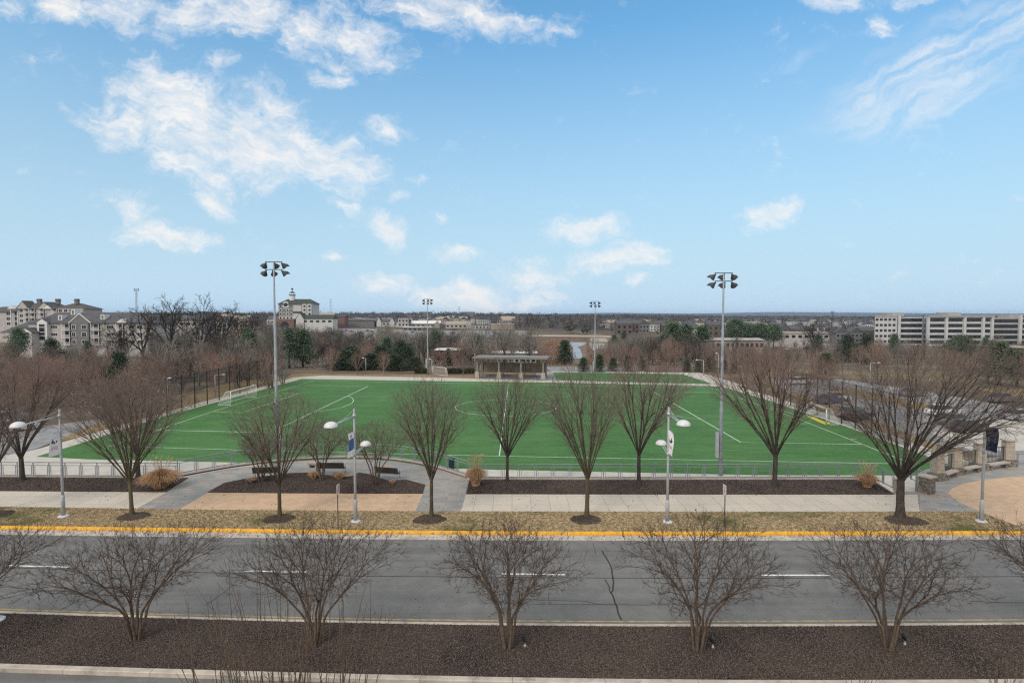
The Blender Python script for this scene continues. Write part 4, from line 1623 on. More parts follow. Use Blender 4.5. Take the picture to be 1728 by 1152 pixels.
# young trees on the grass bank
for i, (px, py, top, lab) in enumerate(((559.5, 631.5, 583, 'leftmost young reddish tree on the tan grass bank behind the pitch'), (602.5, 632.5, 592, 'middle young tree on the tan grass bank beside the short lamp'),
                                        (647.5, 633, 590, 'rightmost young tree of the three on the tan grass bank'), (782, 634, 600, 'young bare tree left of the open shelter'))):
    c = G(px, py, FZ - .03)
    s = (py - top) * c.y / F / 8
    o = bpy.data.objects.new('young_tree', V_RED[i % 3])
    COL.objects.link(o)
    o.location, o.scale, o.rotation_euler = c, (s * .95, s * .95, s), (0, 0, i)
    tag(o, lab, 'tree', 'young trees on the grass bank')


nt = 0


def wood(n, px0, px1, D0, D1, kind, h0, h1, label, group, seed):
    global nt
    r2 = random.Random(seed)
    for i in range(n):
        px, D = r2.uniform(px0, px1), D0 + (D1 - D0) * r2.random() ** 1.2
        if in_gap(px, D):
            continue
        h = r2.uniform(h0, h1)
        var, H0 = (r2.choice(V_TALL), 13) if kind == 'tall' else (r2.choice(V_RED), 8) if kind == 'red' else (r2.choice(V_OAK), 18)
        nm = {'tall': 'bare_tree', 'red': 'red_twig_tree', 'oak': 'oak_tree'}[kind]
        plant_bare(var, px, D, H0=H0, h=h, name=nm, label=label, group=group, wid=r2.uniform(.9, 1.3))
        nt += 1


wood(34, 260, 470, 100, 200, 'tall', 6.5, 11, 'grey bare tree in the wood left of the pitch beyond the black fence', 'bare trees left of the pitch', 1)
wood(20, 270, 470, 92, 130, 'red', 5, 8, 'reddish bare tree beyond the black fence left of the pitch', 'reddish trees left of the pitch', 2)
wood(46, 440, 760, 172, 290, 'tall', 10, 14.5, 'grey bare tree in the wood behind the tan grass bank', 'bare trees behind the grass bank', 3)
wood(16, 440, 800, 165, 230, 'red', 5, 8, 'reddish bare tree in the wood behind the tan grass bank', 'reddish trees behind the grass bank', 4)
wood(26, 730, 900, 150, 330, 'tall', 8, 13, 'grey bare tree in the wood behind the shelter', 'bare trees behind the shelter', 5)
wood(20, 760, 920, 140, 300, 'red', 5, 8, 'reddish bare tree in the wood behind the shelter', 'reddish trees behind the shelter', 6)
wood(36, 1000, 1240, 165, 330, 'tall', 7, 11.5, 'grey bare tree in the wood beyond the second pitch', 'bare trees beyond the second pitch', 7)
wood(22, 1010, 1250, 140, 230, 'red', 5, 8, 'reddish bare tree in the wood beyond the second pitch', 'reddish trees beyond the second pitch', 8)
wood(18, 870, 1090, 480, 620, 'tall', 9, 13, 'grey bare tree on the rise beyond the pond', 'bare trees beyond the pond', 9)
wood(34, 1240, 1740, 150, 330, 'tall', 7, 9.5, 'grey bare tree behind the car park at the right', 'bare trees behind the car park', 10)
wood(20, 1260, 1740, 105, 170, 'red', 5, 8, 'reddish bare tree behind the car park at the right', 'reddish trees behind the car park', 11)
wood(26, -40, 270, 75, 125, 'red', 5, 7.5, 'reddish bare tree below the apartment block at the left', 'reddish trees below the apartment block', 12)
wood(30, -60, 260, 100, 165, 'tall', 5, 7.5, 'grey bare tree below the apartment block at the left', 'bare trees below the apartment block', 13)
wood(22, 150, 470, 200, 330, 'tall', 9, 13, 'grey bare tree right of the apartment block', 'bare trees right of the apartment block', 14)

# the rest of the wood: past a few hundred trees it reads as one mass
def merged_wood(name, var_list, H0, spots, m):
    Vs, Fs, off = [], [], 0
    for (x, y, z, h, wd, a, k_) in spots:
        me_ = var_list[k_ % len(var_list)]
        n = len(me_.vertices)
        co = np.empty(n * 3, dtype=np.float32)
        me_.vertices.foreach_get('co', co)
        co = co.reshape(-1, 3)
        li = np.empty(len(me_.loops), dtype=np.int32)
        me_.loops.foreach_get('vertex_index', li)
        s = h / H0
        ca, sa = math.cos(a) * s * wd, math.sin(a) * s * wd
        q = np.stack([co[:, 0] * ca - co[:, 1] * sa + x, co[:, 0] * sa + co[:, 1] * ca + y, co[:, 2] * s + z], 1)
        Vs.append(q)
        Fs.append(li.reshape(-1, 4) + off)
        off += n
    return stuff(name, np_mesh(name, np.concatenate(Vs), np.concatenate(Fs), 4, m), m)


BR = [wild_tree(201, 7, 4.2, 1.2, 110, 'wood_grey', .017, 5), wild_tree(202, 7, 3.4, 2.0, 90, 'wood_grey', .017, 5), wild_tree(203, 7, 5.0, .3, 130, 'wood_grey', .016, 5, 4)]
r4 = random.Random(8)
TH = ((60, 270, 480, 108, 215, 3.5, 10), (170, 430, 900, 180, 340, 7, 13), (110, 1000, 1260, 165, 350, 6, 10), (110, 1240, 1760, 175, 350, 4, 8.5), (60, -60, 280, 95, 180, 3, 6), (60, 150, 480, 200, 330, 6, 10), (70, 860, 1260, 480, 640, 7, 10), (60, 440, 900, 330, 400, 5, 7))
for nm_, m_, parts_ in (('grey_thicket', 'wood_grey', [(n * .38, *q) for n, *q in TH]), ('pale_thicket', 'wood_light', [(n * .14, *q) for n, *q in TH]), ('dark_thicket', 'wood_dark', [(n * .33, *q) for n, *q in TH]), ('olive_thicket', 'wood_olive', [(n * .15, *q) for n, *q in TH]),
                        ('red_thicket', 'wood_red', ((26, 270, 470, 120, 200, 3.5, 6.5), (40, 470, 900, 175, 260, 6, 9.5), (40, 740, 940, 150, 300, 4, 7), (36, 1000, 1280, 150, 260, 4, 7), (36, 1270, 1760, 150, 260, 4, 7), (34, -60, 290, 70, 140, 4, 7)))):
    spots = []
    for (n_, p0, p1, d0, d1, h0, h1) in parts_:
        for i in range(int(n_ + .5)):
            px, D = r4.uniform(p0, p1), r4.uniform(d0, d1)
            if px < 500 and D < 150 + (px - 270) * .15 and px > 255 and D < 108:
                continue
            if in_gap(px, D):
                continue
            if px > 1300 and D < 185:
                D += 60
            x = (px - 864) / F * D
            spots.append((x, D, T(x, D), r4.uniform(h0, h1), r4.uniform(.9, 1.4), r4.uniform(0, 6.28), r4.randrange(3)))
    merged_wood(nm_, BR, 7.0, spots, m_)

# undergrowth and the far-off woods that read as one mass
def scrub(name, n, fn, m, seed, bw=.2):
    nr = np.random.default_rng(seed)
    cen = np.array([fn(nr) for _ in range(n)])
    a = nr.normal(size=(n, 3)) * np.array([1, 1, 1.2])
    a /= np.linalg.norm(a, axis=1, keepdims=True)
    b = nr.normal(size=(n, 3))
    b -= a * (a * b).sum(1, keepdims=True)
    b /= np.linalg.norm(b, axis=1, keepdims=True)
    s = cen[:, 3:4] * nr.uniform(.6, 1.4, size=(n, 1))
    c = cen[:, :3]
    V = np.stack([c - a * s * .5, c + b * s * bw, c + a * s * .5, c - b * s * bw], axis=1).reshape(-1, 3)
    return stuff(name, np_mesh(name, V, np.arange(n * 4).reshape(-1, 4), 4, m), m)


clumps = []
r3 = random.Random(5)
while len(clumps) < 3600:
    y = 470 + (3300 - 470) * r3.random() ** 1.7
    x = (r3.uniform(-120, 1850) - 864) / F * y
    px = x / y * F + 864
    if y < 660 and 540 < px < 890 or y < 640 and 890 < px < 1500 and r3.random() < .75:
        continue
    if y < 860 and 560 < px < 885 and r3.random() < .7:
        continue
    if y < 1050 and 1000 < px < 1480 and r3.random() < .55:
        continue
    if y < 640 and 440 < px < 545:
        continue
    if y < 900 and r3.random() < .25:
        continue
    clumps.append((x, y, T(x, y), r3.uniform(.75, 1.2)))


def far_pt(nr):
    x, y, z, s = clumps[int(nr.integers(len(clumps)))]
    k_ = 1 + max(0, y - 900) / 2200
    h = 10.5 * s * (1.0 if y < 900 else 1.15)
    r = 4.5 * k_ * s
    q = nr.normal(size=3)
    q /= np.linalg.norm(q)
    q *= nr.random() ** .4
    return (x + q[0] * r * 1.3, y + q[1] * r * 1.3, z + h * .52 + q[2] * h * .5, 2.1 * k_)


scrub('far_woodland', 170000, far_pt, 'wood_far', 3, .3)


def under_pt(nr):
    u = nr.random()
    if u < .26:
        px, D = nr.uniform(-60, 300), nr.uniform(78, 170)
    elif u < .36:
        px, D = nr.uniform(280, 470), nr.uniform(118, 210)
    elif u < .68:
        px, D = nr.uniform(440, 900), nr.uniform(143, 330)
    else:
        px, D = nr.uniform(1000, 1760), nr.uniform(150, 340)
        if px > 1330 and D < 190:
            D += 80
    x = (px - 864) / F * D
    return (x + nr.normal() * 1.5, D, T(x, D) + abs(nr.normal()) * 1.1, .55)


scrub('undergrowth', 42000, under_pt, 'wood_grey', 4)


def marsh_pt(nr):
    px, D = nr.uniform(850, 1020), nr.uniform(190, 420)
    if 955 < px < 990 and D < 390:
        px = nr.uniform(860, 940)
    x = (px - 864) / F * D
    return (x, D, T(x, D) + abs(nr.normal()) * .6, .7)


mat('reed', (.26, .15, .098), (.17, .115, .08), .1, 4, .95)
scrub('reeds', 22000, marsh_pt, 'reed', 6)

# ================================================================== RAILINGS, WALL
def resample(w_, step):
    out, acc = [w_[0]], 0
    segL = [(b - a).length for a, b in zip(w_, w_[1:])]
    tot = sum(segL)
    n = max(1, round(tot / step))
    res, target, i, run = [], 0, 0, 0
    for k_ in range(n + 1):
        t = tot * k_ / n
        while i < len(segL) - 1 and run + segL[i] < t:
            run += segL[i]
            i += 1
        res.append(w_[i] + (w_[i + 1] - w_[i]) * ((t - run) / segL[i]))
    return res


def railing(w_, label, bay=1.22, z0=0.0, H=1.08, slope=None, group='blue-grey railings around the terrace'):
    pts = resample(w_, bay)
    zz = [z0] * len(pts) if slope is None else [slope[0] + (slope[1] - slope[0]) * i / (len(pts) - 1) for i in range(len(pts))]
    pts = [Vector((p.x, p.y, z)) for p, z in zip(pts, zz)]
    o = pts[len(pts) // 2].copy()
    t = thing('railing', label, 'railing', o, 0, group)
    loc = [p - o for p in pts]
    up_ = Vector((0, 0, 1))
    obj('top_rail', MB().tube([p + up_ * H for p in loc], .034, 6), 'rail_paint', t, True)
    obj('mid_rail', MB().tube([p + up_ * (H - .21) for p in loc], .022, 6), 'rail_paint', t, True)
    obj('bottom_rail', MB().tube([p + up_ * .10 for p in loc], .022, 6), 'rail_paint', t, True)
    for p in loc:
        obj('post', MB().box((p.x, p.y, p.z + H / 2), (.05, .05, H)), 'rail_paint', t)
    for a, b in zip(loc, loc[1:]):
        d = (b - a)
        L = d.length
        d = d / L
        mb = MB()
        for q in (.13, L - .13):
            c = a + d * q
            mb.box((c.x, c.y, c.z + (.10 + H - .21) / 2), (.032, .032, H - .31), math.atan2(d.y, d.x))
        c = a + d * L / 2
        mb.box((c.x, c.y, c.z + .135), (L - .23, .026, .026), math.atan2(d.y, d.x))
        obj('infill_frame', mb, 'rail_paint', t)
    return t


rail_L = [G(-420, 800.6, 0), G(0, 803.6, 0), G(150, 804.6, 0), G(300, 805.3, 0)]
rail_B = smooth_line([G(px, py - 2.2, 0) for px, py in bow_px])
rail_R = [G(792, 806.8, 0), G(900, 807.4, 0), G(1100, 807.4, 0), G(1300, 807.2, 0), G(1470, 806.8, 0)]
railing(rail_L, 'straight railing along the left mulch bed')
railing(rail_B, 'curved railing on the low wall around the plaza', 1.3, z0=.15)
railing(rail_R, 'long straight railing along the right mulch bed')
railing([G(1473, 807, 0), G(1508, 826, 0)], 'short railing turning towards the street beside the stair', 1.1)
# low wall that carries the railings
lw = thing('low_wall', 'low curved brown wall with a pale cap around the plaza', 'wall', (0, 0, 0))
obj('wall_body', MB().sweep(rail_B, [(.16, -.01), (-.16, -.01), (-.16, .11), (.16, .11)]), 'wall_stone', lw)
obj('cap', MB().sweep(rail_B, [(.2, .112), (-.2, .112), (-.19, .15), (.19, .15)]), 'cap_stone', lw)
for nm, ln in (('straight stone edging under the left railing', rail_L), ('straight stone edging under the long right railing', rail_R)):
    e = obj('stone_edging', MB().sweep(ln, [(.16, -.01), (-.14, -.01), (-.14, .06), (.16, .06)]), 'cap_stone')
    tag(e, nm, 'edging')

# stair down to the field at the right, with stone piers
sa, sb = G(1512, 828, 0), G(1549, 828.5, 0)
mb = MB()
n = 9
dirv = (G(1470, 806, 0) - G(1508, 826, 0))
dirv = Vector((dirv.x, dirv.y, 0)).normalized()
for i in range(n):
    a = sa + dirv * (i * .33)
    b = sb + dirv * (i * .33)
    z = -.165 * (i + 1)
    mb.prism([(a + dirv * -.02).xy[:], (b + dirv * -.02).xy[:], (b + dirv * .36).xy[:], (a + dirv * .36).xy[:]], z - .6, z)
st = obj('stair', mb, 'cap_stone')
st['kind'] = 'structure'


def pier(c, w_, d_, h, label, rz=0.0, mat_='rubble', cap=True):
    t = thing('stone_pier', label, 'pier', c, rz, 'stone piers of the round plaza')
    mb = MB()
    rr_ = random.Random(int(c.x * 10))
    n = max(3, int(h / .22))
    for i in range(n):          # irregular courses of rubble
        k_ = rr_.choice((2, 3))
        z = h * (i + .5) / n
        for j in range(k_):
            x = -w_ / 2 + w_ * (j + .5) / k_
            mb.box((x + rr_.uniform(-.01, .01), rr_.uniform(-.012, .012), z), (w_ / k_ - .012, d_ + rr_.uniform(-.03, .02), h / n - .012))
    obj('shaft', mb, mat_, t)
    if cap:
        obj('cap', MB().box((0, 0, h + .05), (w_ + .12, d_ + .12, .1)), 'cap_stone', t)
    return t


pier(G(1563.5, 831, 0), .72, .72, 1.08, 'dark rubble stone pier with a flat cap at the head of the stair', .5)
pier(G(1514, 829, 0), .34, .34, .82, 'small pale pier at the street end of the short railing', .4, 'pier_stone')
railing([G(1528, 803, 0) + Vector((0, 0, 0)), G(1557, 822, 0)], 'short railing beside the dark rubble pier', 1.0)

# round plaza: tall pale piers on rubble feet, stone benches and dark grilles between them
pc = [(1581, 809), (1611, 799), (1652, 792), (1700, 785.5)]
piers = [G(px, py, 0) for px, py in pc]
PL = ['first pale pier of the round plaza, nearest the stair', 'second pale pier of the round plaza from the stair', 'third pale pier of the round plaza, behind the lamp with the navy banner', 'rightmost pale pier of the round plaza, nearest the right edge']
for i, c in enumerate(piers):
    t = thing('plaza_pier', PL[i], 'pier', c, .3 - .12 * i, 'tall pale piers of the round plaza')
    fo = MB()
    for z, s_ in ((.14, 1.0), (.40, .97)):
        for j in range(2):
            fo.box((-.25 + .5 * j, 0, z), (.49 * s_, .8 * s_, .25))
    obj('foot', fo, 'rubble', t)
    mb = MB()
    for j in range(6):
        mb.box((0, 0, .535 + .125 + j * .25), (.72 - .012 * j, .56 - .01 * j, .242))
    obj('shaft', mb, 'pier_stone', t)
    obj('cap', MB().box((0, 0, 2.08), (.84, .68, .09)), 'cap_stone', t)
for i in range(3):
    a, b = piers[i], piers[i + 1]
    d = b - a
    mid = (a + b) / 2 + Vector((0, -.35, 0))
    rz = math.atan2(d.y, d.x)
    L = d.length - 1.0
    t = thing('stone_bench', ('stone bench between the first and second pale piers', 'stone bench between the second and third pale piers', 'stone bench between the third and rightmost pale piers')[i], 'bench', mid, rz, 'stone benches of the round plaza')
    obj('seat', MB().box((0, 0, .43), (L, .48, .09)), 'cap_stone', t)
    for s_ in (-1, 1):
        obj('leg', MB().box((s_ * (L / 2 - .3), 0, .19), (.18, .36, .38)), 'rubble', t)
    mid = (a + b) / 2 + Vector((0, .1, 0))
    t = thing('grille', ('dark metal grille between the first and second pale piers', 'dark metal grille between the second and third pale piers', 'dark metal grille between the third and rightmost pale piers')[i], 'railing', mid, rz, 'dark grilles between the piers')
    L = d.length - .8
    fr = MB()
    for z in (.45, 1.55):
        fr.box((0, 0, z), (L, .05, .05))
    for s_ in (-1, 1):
        fr.box((s_ * L / 2, 0, 1.0), (.05, .05, 1.15))
    obj('frame', fr, 'dark_metal', t)
    mb = MB()
    n = int(L / .16)
    for j in range(1, n):
        mb.box((-L / 2 + L * j / n, 0, 1.0), (.02, .02, 1.05))
    obj('bar_infill', mb, 'dark_metal', t)
railing([G(1716, 784, 0), G(1760, 780, 0), G(1900, 772, 0)], 'railing at the right edge beyond the round plaza', 1.3)

# ================================================================== LAMPS
def banner_mesh(kind, t, z0, h, wid, y0):
    """cloth panel hanging in the plane x=0, from the pole towards -y, with its print as raised sheets"""
    nz_, ny = 8, 4

    def cloth(za, zb, ya, yb, dx):
        vs, fs = [], []
        for i in range(nz_ + 1):
            for j in range(ny + 1):
                z = za + (zb - za) * i / nz_
                y = ya + (yb - ya) * j / ny
                q = (z - z0) / h
                vs.append((dx + .05 * math.sin(q * 3.0) * (j / ny) + .03 * math.sin(q * 5 + j), y, z))
        for i in range(nz_):
            for j in range(ny):
                fs.append((i * (ny + 1) + j, i * (ny + 1) + j + 1, (i + 1) * (ny + 1) + j + 1, (i + 1) * (ny + 1) + j))
        return vs, fs
    base_ = {'white': 'banner_white', 'blue': 'banner_white', 'navy': 'banner_navy'}[kind]
    mb = MB()
    mb.add(*cloth(z0, z0 + h, y0, y0 - wid, .004))
    mb.add(*cloth(z0, z0 + h, y0, y0 - wid, -.004))
    b = obj('banner', mb, base_, t, True)

    def both(fn, m_, name):
        q = MB()
        for s_ in (-1, 1):
            fn(q, s_)
        obj(name, q, m_, b)

    def xo(z, y, s_):
        q = (z - z0) / h
        j = (y0 - y) / wid * ny
        return s_ * .010 + .05 * math.sin(q * 3.0) * (j / ny) + .03 * math.sin(q * 5 + j)

    def patch2(q, s_, pts):
        q.add([(xo(z, y, s_), y, z) for y, z in pts], [tuple(range(len(pts)))])

    if kind in ('white',):
        def em(q, s_):
            # a dark crescent with an upward horn
            ce, zc = y0 - wid * .5, z0 + h * .62
            outer = [(ce + .26 * math.cos(a), zc + .15 * math.sin(a)) for a in [math.pi + i * math.pi / 10 for i in range(11)]]
            inner = [(ce + .02 + .20 * math.cos(a), zc + .03 + .07 * math.sin(a)) for a in [2 * math.pi - i * math.pi / 10 for i in range(11)]]
            for i in range(10):
                patch2(q, s_, [outer[i], outer[i + 1], inner[9 - i], inner[10 - i]])
            patch2(q, s_, [(ce - .02, zc - .03), (ce - .20, zc - .03), (ce - .10, zc + .19)])
        both(em, 'ink_dark', 'emblem')

        def tx(q, s_):
            for r_i, z in enumerate((.36, .31, .26)):
                y = y0 - wid * .2
                rr_ = random.Random(r_i)
                while y > y0 - wid * .8:
                    l = rr_.uniform(.03, .08)
                    patch2(q, s_, [(y, z0 + h * z), (y - l, z0 + h * z), (y - l, z0 + h * (z + .022)), (y, z0 + h * (z + .022))])
                    y -= l + .03
        both(tx, 'ink_red', 'lettering')
    elif kind == 'blue':
        def bl(q, s_):
            for i in range(6):
                za = z0 + h * (.26 + i * .08)
                patch2(q, s_, [(y0 - .01, za), (y0 - wid + .01, za), (y0 - wid + .01, za + h * .08), (y0 - .01, za + h * .08)])
        both(bl, 'banner_blue', 'blue_field')

        def wl(q, s_):
            for i in range(5):
                za = z0 + h * (.29 + i * .09)
                y1 = y0 - wid * (.35 + .13 * i)
                q.add([(xo(z, y, s_) + s_ * .006, y, z) for y, z in ((y0 - .06, za), (y1, za), (y1, za + h * .022), (y0 - .06, za + h * .022))], [(0, 1, 2, 3)])
        both(wl, 'banner_white', 'stripes')

        def dk(q, s_):
            c0, zc = y0 - wid * .5, z0 + h * .86
            patch2(q, s_, [(c0 + .18 * math.cos(a), zc + .09 * math.sin(a)) for a in [i * math.pi / 6 for i in range(12)]])
            for z in (.08, .14):
                patch2(q, s_, [(y0 - wid * .2, z0 + h * z), (y0 - wid * .8, z0 + h * z), (y0 - wid * .8, z0 + h * (z + .025)), (y0 - wid * .2, z0 + h * (z + .025))])
        both(dk, 'ink_grey', 'emblem')
    else:
        def nv(q, s_):
            for z in (.40, .52):
                patch2(q, s_, [(y0 - wid * .2, z0 + h * z), (y0 - wid * .8, z0 + h * z), (y0 - wid * .8, z0 + h * (z + .04)), (y0 - wid * .2, z0 + h * (z + .04))])
        both(nv, 'ink_grey', 'lettering')
    q = MB()
    for z in (z0 + h + .015, z0 - .015):
        q.bar((0, 0, z), (0, y0 - wid - .02, z), .014)
    obj('banner_arm', q, 'pole_paint', t)


def dome(mb, c, r):
    prof = [(r * math.cos(a) * 1.0, r * .74 * math.sin(a)) for a in [i * math.pi / 16 for i in range(8)]] + [(.02, r * .74)]
    prof = [(r * .93, -.015), (r, -.01)] + prof
    mb.lathe(c, prof, 24)


def street_lamp(px, py, label, H, kind, second=True, rz=0.0, arm=2.85, z=0.0, ban=True):
    c = G(px, py, z)
    t = thing('street_lamp', label, 'street lamp', c, rz, 'pale street lamps along the verge')
    obj('base_plate', MB().lathe((0, 0, -.01), [(.30, 0), (.30, .05), (.24, .085), (.14, .10)], 20), 'dome_white', t, False)
    obj('pole_sleeve', MB().lathe((0, 0, .08), [(.12, 0), (.108, 1.15), (.085, 1.22)], 14), 'pole_paint', t, True)
    obj('pole', MB().lathe((0, 0, .3), [(.082, 0), (.068, H * .5), (.058, H - .32), (.05, H - .3)], 14), 'pole_paint', t, True)
    za = H - .40
    mb = MB()
    for dx in (-.07, .07):
        mb.tube([(dx, .05, za), (dx, -arm * .5, za - .02), (dx * .8, -arm + .15, za - .05)], .024, 6)
    for y in (-arm * .3, -arm * .62):
        mb.bar((-.07, y, za - .015), (.07, y, za - .015), .015)
    mb.lathe((0, 0, za - .09), [(.10, 0), (.10, .18)], 12)
    obj('arm', mb, 'pole_paint', t, True)
    obj('stay_cable', MB().bar((0, 0, H - .03), (0, -arm * .55, za), .011), 'pole_paint', t)
    mb = MB()
    dome(mb, (0, -arm, za - .08), .37)
    d = obj('lamp_head', mb, 'dome_white', t, True)
    obj('lens', MB().lathe((0, -arm, za - .20), [(.05, 0), (.07, .04), (.07, .10)], 10), 'lamp_lens', d, True)
    if second:
        z2 = H * .62
        mb = MB()
        for dx in (-.06, .06):
            mb.tube([(dx, -.02, z2 - .15), (dx, .9, z2 + .02), (dx, 1.42, z2 + .08)], .02, 6)
        mb.lathe((0, 0, z2 - .24), [(.10, 0), (.10, .16)], 12)
        obj('walkway_arm', mb, 'pole_paint', t, True)
        mb = MB()
        dome(mb, (0, 1.55, z2 + .06), .34)
        d = obj('walkway_lamp_head', mb, 'dome_white', t, True)
        obj('lens', MB().lathe((0, 1.55, z2 - .04), [(.05, 0), (.06, .03), (.06, .09)], 10), 'lamp_lens', d, True)
    if ban:
        banner_mesh(kind, t, H - 2.65, 1.35, .78, -.10)
    return t


street_lamp(107, 871, 'pale street lamp with a single arm over the road and a white banner, leftmost', 6.45, 'white', second=False)
street_lamp(600, 879.5, 'pale two-armed street lamp with a blue and white banner in front of the plaza', 6.6, 'blue', rz=-.16)
street_lamp(1126, 880.5, 'pale two-armed street lamp with a white banner, beside the long straight railing', 6.72, 'white', rz=0)
street_lamp(1656, 879.5, 'pale street lamp with a navy banner in front of the round plaza', 6.9, 'navy', second=True)
street_lamp(-7, 1046, 'street lamp on the median of which only the foot shows at the left edge', 6.5, 'white', second=False, ban=False)

# ================================================================== FLOODLIGHT MASTS
def floodmast(c, H, label, seed, boxside=-1):
    r_ = random.Random(seed)
    t = thing('floodlight_mast', label, 'floodlight', c, 0, 'floodlight masts of the pitch')
    mb = MB()
    mb.lathe((0, 0, -.3), [(.175, 0), (.155, H * .35), (.125, H * .36), (.11, H * .75), (.085, H * .755), (.07, H + .25), (.03, H + .3)], 14)
    obj('mast', mb, 'galv', t, True)
    obj('control_box', MB().box((boxside * .34, -.05, 2.6), (.22, .3, 2.1)).box((boxside * .2, 0, 2.0), (.1, .08, .08)).box((boxside * .2, 0, 3.2), (.1, .08, .08)), 'pole_paint', t)
    for row, z in enumerate((H + .05, H - .62)):
        obj('crossbar', MB().bar((-.75, 0, z), (.75, 0, z), .035, 8), 'dark_metal', t)
        for j, x in enumerate((-.68, .05 if row == 0 else .1 * boxside * -1, .68)):
            az = (-.75 + r_.uniform(-.2, .2), r_.uniform(-.35, .35), .75 + r_.uniform(-.2, .2))[j]
            ax = Vector((math.sin(az), math.cos(az) * .9, -.75)).normalized()
            top = Vector((x, 0, z - .12))
            mb = MB()
            mb.bar((x, 0, z), top, .03)
            mb.lathe(top + ax * -.02, [(.07, 0), (.10, .10), (.13, .16), (.24, .34), (.29, .42), (.29, .45)], 16, ax)
            f_ = obj('floodlight', mb, 'dark_metal', t, True)
            # visor: a peaked half hood in front of the lens
            vs, fs = [], []
            q = Vector((0, 0, 1)).rotation_difference(ax).to_matrix()
            side = ax.cross(Vector((0, 0, 1))).normalized()
            upv = side.cross(ax).normalized()
            for i in range(9):
                a = math.pi * i / 8
                o_ = side * math.cos(a) + upv * math.sin(a)
                p = top + ax * .42 + o_ * .30
                vs += [p, p + ax * (.05 + .26 * math.sin(a)), ]
            for i in range(8):
                fs.append((2 * i, 2 * i + 1, 2 * i + 3, 2 * i + 2))
            obj('visor', MB().add(vs, fs), 'dark_metal', f_)
            obj('lens', MB().lathe(top + ax * .445, [(.275, 0), (.27, .012)], 16, ax), 'lamp_lens', f_)
    return t


def mast_at(px, py, top_py, D, label, seed, bs=-1):
    c = P(px, py, D)
    c.z = FZ
    H = CAM_H + (532 - top_py) / F * D - FZ - .25
    return floodmast(c, H, label, seed, bs)


mast_at(468.5, 790, 438.5, 50, 'tall floodlight mast rising left of the plaza, nearest on the left', 3, 1)
mast_at(1215.5, 805, 457, 47.6, 'tall floodlight mast behind the long right railing, nearest on the right', 4, -1)
mast_at(722, 631, 503, 129, 'far floodlight mast left of the open shelter', 5)
mast_at(1003.5, 648, 507, 122, 'far floodlight mast at the edge of the second pitch', 6)

# ================================================================== BENCHES, BIN, SIGNS
def bench(px, py, rz, label, first=[None]):
    c = G(px, py, 0)
    if first[0] is not None:
        return dup(first[0], c, rz, label)
    t = thing('park_bench', label, 'bench', c, rz, 'dark slatted benches on the plaza')
    L = 1.85
    mb = MB()
    for i in range(5):
        mb.box((0, -.19 + i * .092, .445), (L, .08, .03))
    obj('seat', mb, 'bench_slat', t)
    mb = MB()
    for i in range(5):
        mb.box((0, -.225 - i * .022, .53 + i * .085), (L, .028, .076))
    obj('backrest', mb, 'bench_slat', t)
    for s_ in (-1, 1):
        x = s_ * (L / 2 - .05)
        mb = MB()
        mb.tube([(x, .2, 0), (x, .18, .42), (x, -.2, .42), (x, -.24, 0)], .026, 6)
        mb.tube([(x, -.19, .42), (x, -.30, .92)], .022, 6)
        obj('leg', mb, 'bench_frame', t, True)
        obj('armrest', MB().tube([(x, .17, .42), (x, .17, .64), (x, .05, .67), (x, -.22, .66)], .022, 6), 'bench_frame', t, True)
    first[0] = t
    return t


bench(450, 806.5, .10, 'dark slatted bench on the plaza, leftmost, behind a small bare tree')
bench(562, 798.5, -.02, 'dark slatted bench on the plaza beside the square litter bin')
bench(654.5, 807, -.24, 'dark slatted bench on the plaza, rightmost, turned slightly')

t = thing('litter_bin', 'square pale stone litter bin with a flat lid on the plaza', 'litter bin', G(530.5, 800.5, 0), -.15)
obj('body', MB().box((0, 0, .42), (.62, .62, .84), 0, .94), 'bin_stone', t)
obj('lid', MB().box((0, 0, .93), (.74, .74, .10)).box((0, 0, .865), (.52, .52, .04)), 'cap_stone', t)
obj('opening', MB().box((.0, -.302, .70), (.38, .02, .14)), 'black_metal', t)
t = thing('green_bin', 'dark green round bin beyond the curved railing', 'litter bin', G(761, 803.5, FZ) + Vector((0, 3.0, 0)))
t.location = P(761, 792, 49.5)
t.location.z = FZ
obj('body', MB().lathe((0, 0, 0), [(.27, 0), (.33, .85), (.35, .86), (.35, .92)], 18), 'green_plastic', t, True)
obj('lid', MB().lathe((0, 0, .92), [(.35, 0), (.30, .08), (.12, .11)], 18), 'green_plastic', t, True)


